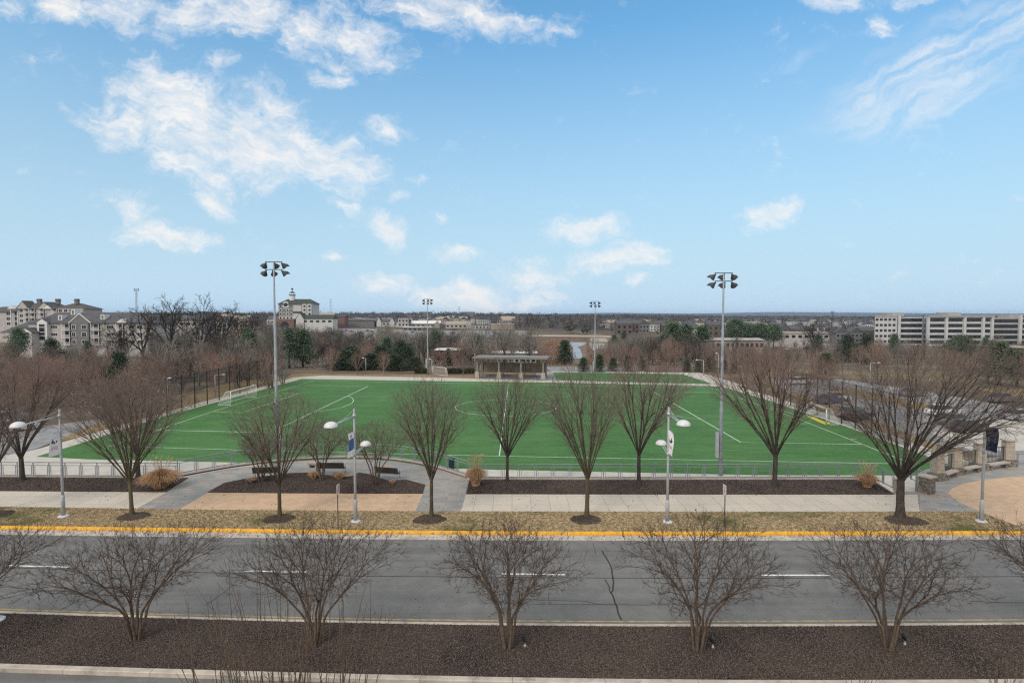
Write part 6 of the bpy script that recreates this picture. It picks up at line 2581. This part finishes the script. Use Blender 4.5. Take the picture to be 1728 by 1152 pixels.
# houses on the far rise, one by one
def house_meshes(w_, d_, h, rh, wall, roof, along):
    a = MB()
    a.box((0, 0, h / 2), (w_, d_, h))
    if along == 'y':
        tri_gable(a, 0, w_, -d_ / 2 - .02, h, rh * .96, .4)
    r_ = gable_roof(MB(), -w_ / 2, w_ / 2, -d_ / 2 + .2, d_ / 2, h + .02, rh, along, .4)
    g_ = MB()
    n = 3
    for i in range(n):
        for z in (h * .3, h * .72):
            g_.box((-w_ / 2 + w_ * (i + .5) / n, -d_ / 2 - .04, z), (w_ / n * .42, .12, h * .2))
    nw = len(a.f)
    a.add(g_.v, g_.f)
    m1, m2 = a.mesh('wall'), r_.mesh('roof')
    m1.materials.append(MATS[wall])
    m1.materials.append(MATS['glass'])
    for p in m1.polygons[nw:]:
        p.material_index = 1
    m2.materials.append(MATS[roof])
    return m1, m2


HS = [house_meshes(9, 11, 8.5, 4.5, 'siding_cream', 'roof_slate', 'y'), house_meshes(11, 10, 8, 3.8, 'render_white', 'roof_brown', 'x'),
      house_meshes(8, 11, 9, 4.6, 'render_white', 'roof_slate', 'y'), house_meshes(13, 10, 8, 3.5, 'siding_tan', 'roof_tan', 'x'),
      house_meshes(9, 10, 9, 4.2, 'siding_grey', 'roof_slate', 'y'), house_meshes(14, 10, 10, 3.0, 'brick_dark', 'roof_slate', 'x')]


def house(kind, px, base_py, D, label, group, sc_=1.0, rz=None):
    c = at(px, D)
    c.z -= .2
    t = thing('house', label, 'house', c, rnd.uniform(-.3, .3) if rz is None else rz, group, (sc_, sc_, sc_))
    for nm, me_ in zip(('wall', 'roof'), HS[kind]):
        child(nm, me_, t)
    return t


named = [(0, 632, 548, 640, 'cream gabled townhouse, first from the left above the retail park'), (2, 646, 548, 650, 'white gabled townhouse, second from the left above the retail park'), (2, 660, 548, 640, 'white gabled townhouse, third from the left above the retail park'),
         (0, 681, 546, 560, 'largest white house above the retail park'), (4, 703, 547, 650, 'pair of grey gables left of the far floodlight mast'), (0, 713, 547, 640, 'cream gabled house touching the far floodlight mast')]
for i, (k_, px, py, D, lab) in enumerate(named):
    house(k_, px, py, D, lab, 'townhouses above the retail park', .95 if i != 3 else 1.1)
rr2 = random.Random(21)
for i in range(60):
    px = rr2.uniform(560, 880)
    D = rr2.uniform(640, 980)
    house(rr2.choice((0, 1, 2, 3)), px, None or 560, D, 'small pale house among the trees beyond the retail park', 'small houses beyond the retail park', rr2.uniform(.7, 1.0))
for i in range(130):
    px = rr2.uniform(1010, 1475)
    D = rr2.uniform(560, 1050)
    house(rr2.choice((0, 0, 1, 1, 2, 2, 3, 4, 5)), px, 565, D, 'small house in the dense housing on the right-hand rise', 'houses on the right-hand rise', rr2.uniform(.6, .9))
for i in range(14):
    px = rr2.uniform(255, 470)
    D = rr2.uniform(420, 800)
    house(rr2.choice((0, 1, 2, 3)), px, 560, D, 'small pale house between the oaks at the left', 'small houses between the oaks', rr2.uniform(.9, 1.2))
for k_, px, D, lab in ((5, 1052, 470, 'row of white-windowed townhouses at the left of the right-hand rise'), (5, 1064, 475, 'second brick townhouse row on the right-hand rise'), (4, 1085, 500, 'grey townhouse with white gables on the right-hand rise'),
                       (5, 1205, 470, 'brick townhouse behind the near right floodlight mast'), (4, 1318, 420, 'dark grey apartment house left of the offices'), (5, 1345, 430, 'brick apartment house left of the offices'),
                       (4, 1415, 420, 'white-windowed grey townhouse left of the offices'), (4, 1440, 425, 'grey townhouse close to the left of the offices'), (5, 1462, 430, 'brick townhouse touching the office building')):
    house(k_, px, 565, D, lab, 'townhouses on the right-hand rise', .95, 0)

# office building, three blocks
def office():
    D = 400
    s = D / F
    gz = T((1600 - 864) * s, D) - 3

    def mk(px0, px1, top_py, label, dy=0):
        t = thing('office_building', label, 'office building', ((px0 - 864) * (D + dy) / F, D + dy, gz), 0, 'white office blocks')
        return t, (px1 - px0) * s, CAM_H + (532 - top_py) * s - gz, lambda px: (px - px0) * s
    fh = 9.25 * s

    def slab(t, xa, xb, H, y, mat_, name='wall'):
        return obj(name, MB().prism([(xa, y), (xb, y), (xb + 8, y + 12), (xa + 8, y + 12)], 0, H), mat_, t)

    def bands(t, H, xs_, y, h=.46, first=4.5):
        for i in range(5):
            z = H - first * s - i * fh
            for a, b in xs_:
                obj('window_band', MB().box(((a + b) / 2, y - .02, z - .3), (b - a, .12, fh * h)), 'glass', t)
    # left block
    t, L, H, X = mk(1476, 1559, 533, 'left white office block with small square windows and a stair tower')
    slab(t, X(1476), X(1514), H, 0, 'office_white')
    bands(t, H, [(X(1476.6 + i * 7.2) + .3, X(1476.6 + i * 7.2 + 5.4)) for i in range(5)], 0, .42, 5.3)
    slab(t, X(1514.3), X(1519), H, -.6, 'office_white')
    slab(t, X(1519.3), X(1558.5), H - .8, 1.2, 'office_white')
    bands(t, H, [(X(1519.6), X(1558))], 1.2, .62, 6)
    obj('penthouse', MB().box(((X(1515) + X(1535)) / 2, 12, H + 1.1), (X(1535) - X(1515), 12, 2.4)), 'office_grey', t)
    obj('parapet', MB().box((X(1495), -.1, H - .15), (X(1514) - X(1476) + .4, .3, .9)), 'office_grey', t)
    t, L, H, X = mk(1563, 1674, 533, 'middle white office block with wide ribbon windows', -6)
    slab(t, X(1563), X(1674), H, 0, 'office_white')
    bands(t, H, [(X(1568), X(1593)), (X(1598), X(1623)), (X(1628.5), X(1654)), (X(1659.5), X(1669))], 0, .60, 5.8)
    q = MB()
    for px in (1565.3, 1595.6, 1625.8, 1656.7, 1671.5):
        q.box((X(px), -.5, H / 2), (1.7, 1.0, H))
    obj('pilaster', q, 'office_white', t)
    obj('parapet', MB().box((L / 2, -.55, H - .25), (L + .3, 1.3, 1.1)), 'office_grey', t)
    obj('penthouse', MB().box((X(1620.5), 12, H + 1.1), (X(1631) - X(1610), 12, 2.6)), 'office_grey', t)
    t, L, H, X = mk(1674.5, 1800, 536, 'right office block with dark ribbon windows running out of the view', 2)
    slab(t, X(1674.5), X(1800), H, 0, 'office_grey')
    bands(t, H, [(X(1675), X(1717.5)), (X(1723.5), X(1790))], 0, .66, 4.5)
    obj('pilaster', MB().box((X(1720.5), -.6, H / 2 + 1), (2.0, 1.2, H + 2)), 'office_white', t)
    obj('penthouse', MB().box((X(1717), 8, H + 1.2), (X(1727) - X(1711), 10, 2.6)), 'office_grey', t)
    t, L, H, X = mk(1559.5, 1562.5, 534, 'narrow glazed link between the left and middle office blocks', 6)
    slab(t, 0, L, H, 0, 'office_white')
    bands(t, H, [(.25, L - .25)], 0, .6, 5.5)


office()

# masts and pylons on the skyline
def mast(px, top, D, label, w_=1.2, head=True):
    c = at(px, D)
    H = CAM_H + (532 - top) / F * D - c.z
    t = thing('radio_mast', label, 'mast', c)
    q = MB()
    k_ = w_ * D / F / 2 * 1.6
    for sx, sy in ((-1, -1), (1, -1), (1, 1), (-1, 1)):
        q.bar((sx * k_, sy * k_, 0), (sx * k_ * .5, sy * k_ * .5, H), .05 * D / 300, 4)
    n = 14
    for i in range(n):
        z0, z1 = H * i / n, H * (i + 1) / n
        a, b = k_ * (1 - .5 * i / n), k_ * (1 - .5 * (i + 1) / n)
        q.bar((-a, -a, z0), (b, -b, z1), .03 * D / 300, 4).bar((a, -a, z0), (-b, -b, z1), .03 * D / 300, 4)
    obj('lattice', q, 'dark_metal', t)
    if head:
        hh = MB()
        for sx in (-1, 1):
            hh.bar((sx * 1.2, 0, H - 1.6), (sx * 1.2, 0, H + .3), .14, 6)
        hh.bar((-1.3, 0, H - .6), (1.3, 0, H - .6), .07, 5)
        obj('antenna', hh, 'black_metal', t)
    return t


mast(232, 487, 330, 'dark lattice radio mast with antenna arms above the oaks at the left', 2.5)
mast(1404.5, 525, 520, 'radio mast with a round antenna head left of the offices', 2.0)


def pylon(px, top, D, label):
    c = at(px, D)
    H = CAM_H + (532 - top) / F * D - c.z
    t = thing('power_pylon', label, 'pylon', c)
    q = MB()
    for sx, sy in ((-1, -1), (1, -1), (1, 1), (-1, 1)):
        q.bar((sx * 3, sy * 3, 0), (sx * 1.4, sy * 1.4, H * .5), .16, 4).bar((sx * 1.4, sy * 1.4, H * .5), (sx * 1.0, sy * 1.0, H), .14, 4)
    for i in range(9):
        z0, z1 = H * i / 9, H * (i + 1) / 9
        q.bar((-1.6, -1.4, z0), (1.6, -1.4, z1), .09, 4).bar((1.6, -1.4, z0), (-1.6, -1.4, z1), .09, 4)
    obj('lattice', q, 'galv', t)
    q = MB()
    for z in (.62, .78, .95):
        q.bar((-5, 0, H * z), (5, 0, H * z), .16, 4)
    obj('cross_arm', q, 'galv', t)


pylon(558.5, 504, 1500, 'faint power pylon on the skyline right of the hotel')
pylon(775, 517, 1700, 'faint power pylon on the skyline above the retail park')
shop(779, 801, 526.5, 526, 540, 1500, 'siding_grey', 'roof_slate', 'long flat block on the skyline beside the power pylon', (), 0, 'blocks on the skyline')
shop(708, 728, 526.5, 526, 540, 1500, 'siding_grey', 'roof_slate', 'long flat block on the skyline behind the far left floodlight mast', (), 0, 'blocks on the skyline')

# ================================================================== CARS
def car_proto(colour):
    t = thing('parked_car', 'car', 'car', (0, 0, -50), 0)
    prof = [(-2.2, .28), (-2.22, .62), (-2.05, .86), (-1.25, .93), (1.35, .93), (2.1, .84), (2.25, .6), (2.22, .28)]

    def ext(prof_, hw, taper=1.0, ztop=None):
        n = len(prof_)
        vs = [(x, -hw, z) for x, z in prof_] + [(x, hw, z) for x, z in prof_]
        return vs, [tuple(range(n)), tuple(range(2 * n - 1, n - 1, -1))] + [(i, i + n, (i + 1) % n + n, (i + 1) % n) for i in range(n)]
    obj('body', MB().add(*ext(prof, .88)), 'car_' + colour, t)
    cab = [(-1.75, .92), (-1.15, 1.38), (.35, 1.42), (1.15, .92)]
    vs, fs = ext(cab, .8)
    vs = [(x, y * (.82 if z > 1.2 else 1), z) for x, y, z in vs]
    c_ = obj('cabin', MB().add(vs, fs), 'glass', t)
    obj('roof_panel', MB().box((-.4, 0, 1.42), (1.5, 1.25, .05)), 'car_' + colour, c_)
    for sx in (-1.35, 1.4):
        for sy in (-.82, .82):
            w_ = obj('wheel', MB().lathe((sx, sy - .1, .32), [(.3, 0), (.32, .03), (.32, .17), (.3, .2)], 14, (0, 1, 0)), 'tyre', t, True)
            obj('rim', MB().lathe((sx, sy + (.11 if sy > 0 else -.11) - .01, .32), [(.19, 0), (.18, .02)], 10, (0, 1, 0)), 'hub', w_)
    for sy in (-.6, .6):
        obj('headlight', MB().box((2.2, sy, .68), (.08, .36, .14)), 'head_lamp', t)
        obj('tail_light', MB().box((-2.2, sy, .72), (.06, .34, .14)), 'ink_red', t)
    return t


protos = {c: car_proto(c) for c in ('white', 'silver', 'black', 'red', 'blue', 'grey')}
used = set()


def car(colour, c, rz, label, group):
    p = protos[colour]
    if colour not in used:
        used.add(colour)
        p.location, p.rotation_euler = c, (0, 0, rz)
        p['label'] = label
        p['group'] = group
        return p
    q = dup(p, c, rz, label)
    q['group'] = group
    return q


gcp = 'cars in the car park at the right'
for col_, px, py, rz, lab in (('white', 1412, 676, .4, 'white car parked at the near left corner of the right car park'), ('blue', 1400, 680, .5, 'blue car beside the white one behind the black fence'), ('silver', 1437, 703, .5, 'silver car behind the right black fence'),
                              ('black', 1446, 708, .5, 'black car beside the silver one behind the right black fence'), ('grey', 1610, 716, .3, 'grey car behind the wide-spreading tree'), ('white', 1590, 700, .3, 'white car behind the crown of the wide-spreading tree'),
                              ('black', 1632, 728, .3, 'black car near the pale piers'), ('silver', 1722, 708, .2, 'silver car at the right edge of the car park'), ('grey', 1540, 668, .3, 'dark grey car at the back of the car park'),
                              ('white', 1350, 648, .3, 'white car at the back left of the car park'), ('grey', 1690, 678, .2, 'grey car at the back right of the car park')):
    car(col_, G(px, py, FZ - .05), rz, lab, gcp)
rr3 = random.Random(9)
cols = list(protos)
for i in range(46):
    px = rr3.uniform(575, 900)
    D = rr3.uniform(395, 440) if i % 2 else rr3.uniform(440, 480)
    cc_ = rr3.choice(cols)
    car(cc_, at(px, D), rr3.uniform(-.2, .2) + (1.57 if rr3.random() < .4 else 0), cc_ + ' car in the far retail car park', cc_ + ' cars in the far retail car park')
for i in range(30):
    px = rr3.uniform(1300, 1475)
    D = rr3.uniform(300, 360)
    cc_ = rr3.choice(cols)
    car(cc_, at(px, D), rr3.uniform(-.2, .2) + 1.57, cc_ + ' car in the rows left of the offices', cc_ + ' cars left of the offices')
for i, (px, D, cc_) in enumerate(((7, 72, 'silver'), (17, 66, 'white'))):
    car(cc_, Vector(((px - 864) / F * D, D, FZ - .1)), 1.2, cc_ + ' car on the drive at the left edge behind the trees', 'cars on the left drive')
for c_, p in protos.items():
    if c_ not in used:
        for ch in list(p.children):
            for g_ in list(ch.children):
                bpy.data.objects.remove(g_)
            bpy.data.objects.remove(ch)
        bpy.data.objects.remove(p)

# ================================================================== GROUND COVER
def inside(poly, x, y):
    """vectorised point in polygon"""
    r = np.zeros(len(x), dtype=bool)
    n = len(poly)
    for i in range(n):
        x0, y0 = poly[i]
        x1, y1 = poly[(i + 1) % n]
        c = ((y0 > y) != (y1 > y)) & (x < (x1 - x0) * (y - y0) / ((y1 - y0) or 1e-9) + x0)
        r ^= c
    return r


def scatter(name, poly, n, z, L, wid, lie, m, seed, xlim=34):
    """small slivers: blades (upright) or chips (lying)"""
    nr = np.random.default_rng(seed)
    poly = [(p[0], p[1]) for p in poly]
    ax = max(min(p[0] for p in poly), -xlim), min(max(p[0] for p in poly), xlim)
    ay = min(p[1] for p in poly), max(p[1] for p in poly)
    x = nr.uniform(ax[0], ax[1], n * 3)
    y = nr.uniform(ay[0], ay[1], n * 3)
    k_ = inside(poly, x, y)
    x, y = x[k_][:n], y[k_][:n]
    n = len(x)
    c = np.stack([x, y, np.full(n, z)], 1)
    az = nr.uniform(0, 2 * math.pi, n)
    tilt = nr.uniform(0, .35, n) if lie else nr.uniform(.35, 1.35, n)
    l = (L * nr.uniform(.5, 1.3, n))[:, None]
    d = np.stack([np.cos(az) * np.cos(tilt), np.sin(az) * np.cos(tilt), np.sin(tilt)], 1)
    sd = np.stack([-np.sin(az), np.cos(az), nr.uniform(-.3, .3, n)], 1) * wid * .5
    if lie:
        V = np.stack([c - d * l * .5 - sd, c - d * l * .5 + sd, c + d * l * .5 + sd, c + d * l * .5 - sd], 1)
        V[:, :, 2] += .012
        V[:, 2:, 2] += .01
        return stuff(name, np_mesh(name, V.reshape(-1, 3), np.arange(n * 4).reshape(-1, 4), 4, m), m)
    V = np.stack([c - sd, c + sd, c + d * l], 1)
    return stuff(name, np_mesh(name, V.reshape(-1, 3), np.arange(n * 3).reshape(-1, 3), 3, m), m)


mat('blade', (.56, .43, .265), (.21, .165, .095), 5, 5, .95, lo=.4, hi=.6, c3=(.12, .13, .05), s3=.22, lo3=.5, hi3=.72, spec=.1)
mat('chip', (.16, .128, .113), (.045, .035, .031), 30, 2, .95, c3=(.36, .31, .285), s3=40, lo3=.60, hi3=.66, spec=.1)
scatter('dry_grass_blades', [p.xy for p in verge], 90000, 0, .085, .022, False, 'blade', 1, 33)
scatter('bark_chips', [p.xy for p in L_near_kerb if abs(p.x) < 24] + [p.xy for p in reversed(L_med_far) if abs(p.x) < 24], 90000, -.006, .042, .018, True, 'chip', 2, 22)
scatter('bark_chips', [p.xy for p in bedL], 16000, .035, .06, .03, True, 'chip', 3, 40)
scatter('bark_chips', [p.xy for p in bedR], 22000, .035, .06, .03, True, 'chip', 4, 34)
scatter('bark_chips', [G(px, py, 0).xy for px, py in isl_px], 9000, .03, .06, .03, True, 'chip', 5, 34)

mat('litter', (.085, .06, .045), (.16, .115, .075), 8, 2, .95, spec=.1)
scatter('leaf_litter', [p.xy for p in L_gut_far if abs(p.x) < 36] + [p.xy for p in reversed(L_gut_near) if abs(p.x) < 36], 800, RZ + .006, .07, .04, True, 'litter', 6, 34)
scatter('leaf_litter', [p.xy for p in L_walk_near if abs(p.x) < 40] + [p.xy for p in reversed(L_walk_far) if abs(p.x) < 40], 130, .008, .08, .05, True, 'litter', 7, 38)
scatter('leaf_litter', [p.xy for p in L_gut_near if abs(p.x) < 34] + [p.xy for p in reversed(L_yel_line) if abs(p.x) < 34], 350, RZ + .006, .06, .035, True, 'litter', 8, 32)

# near side lawn edge below the frame
struct('near_lawn', MB().prism([tuple((p + Vector((0, -1.4, 0))).xy) for p in L_near_kerb] + [(60, 4), (-60, 4)], RZ - .05, RZ + .03), 'verge_grass')

# ================================================================== AIR
HB = MB().box((0, 4950, 29), (15000, 10300, 86))
hz_o = obj('haze', HB)
hz_o['kind'] = 'stuff'
hm = bpy.data.materials.new('haze')
hm.use_nodes = True
k = NT(hm.node_tree)
k.n.remove(k.n['Principled BSDF'])
pv = k.node('ShaderNodeVolumePrincipled')
pv.inputs['Color'].default_value = (.55, .74, 1.0, 1)
pv.inputs['Density'].default_value = 0.00007
pv.inputs['Anisotropy'].default_value = 0.0
k.l.new(pv.outputs[0], k.n['Material Output'].inputs['Volume'])
hz_o.data.materials.append(hm)
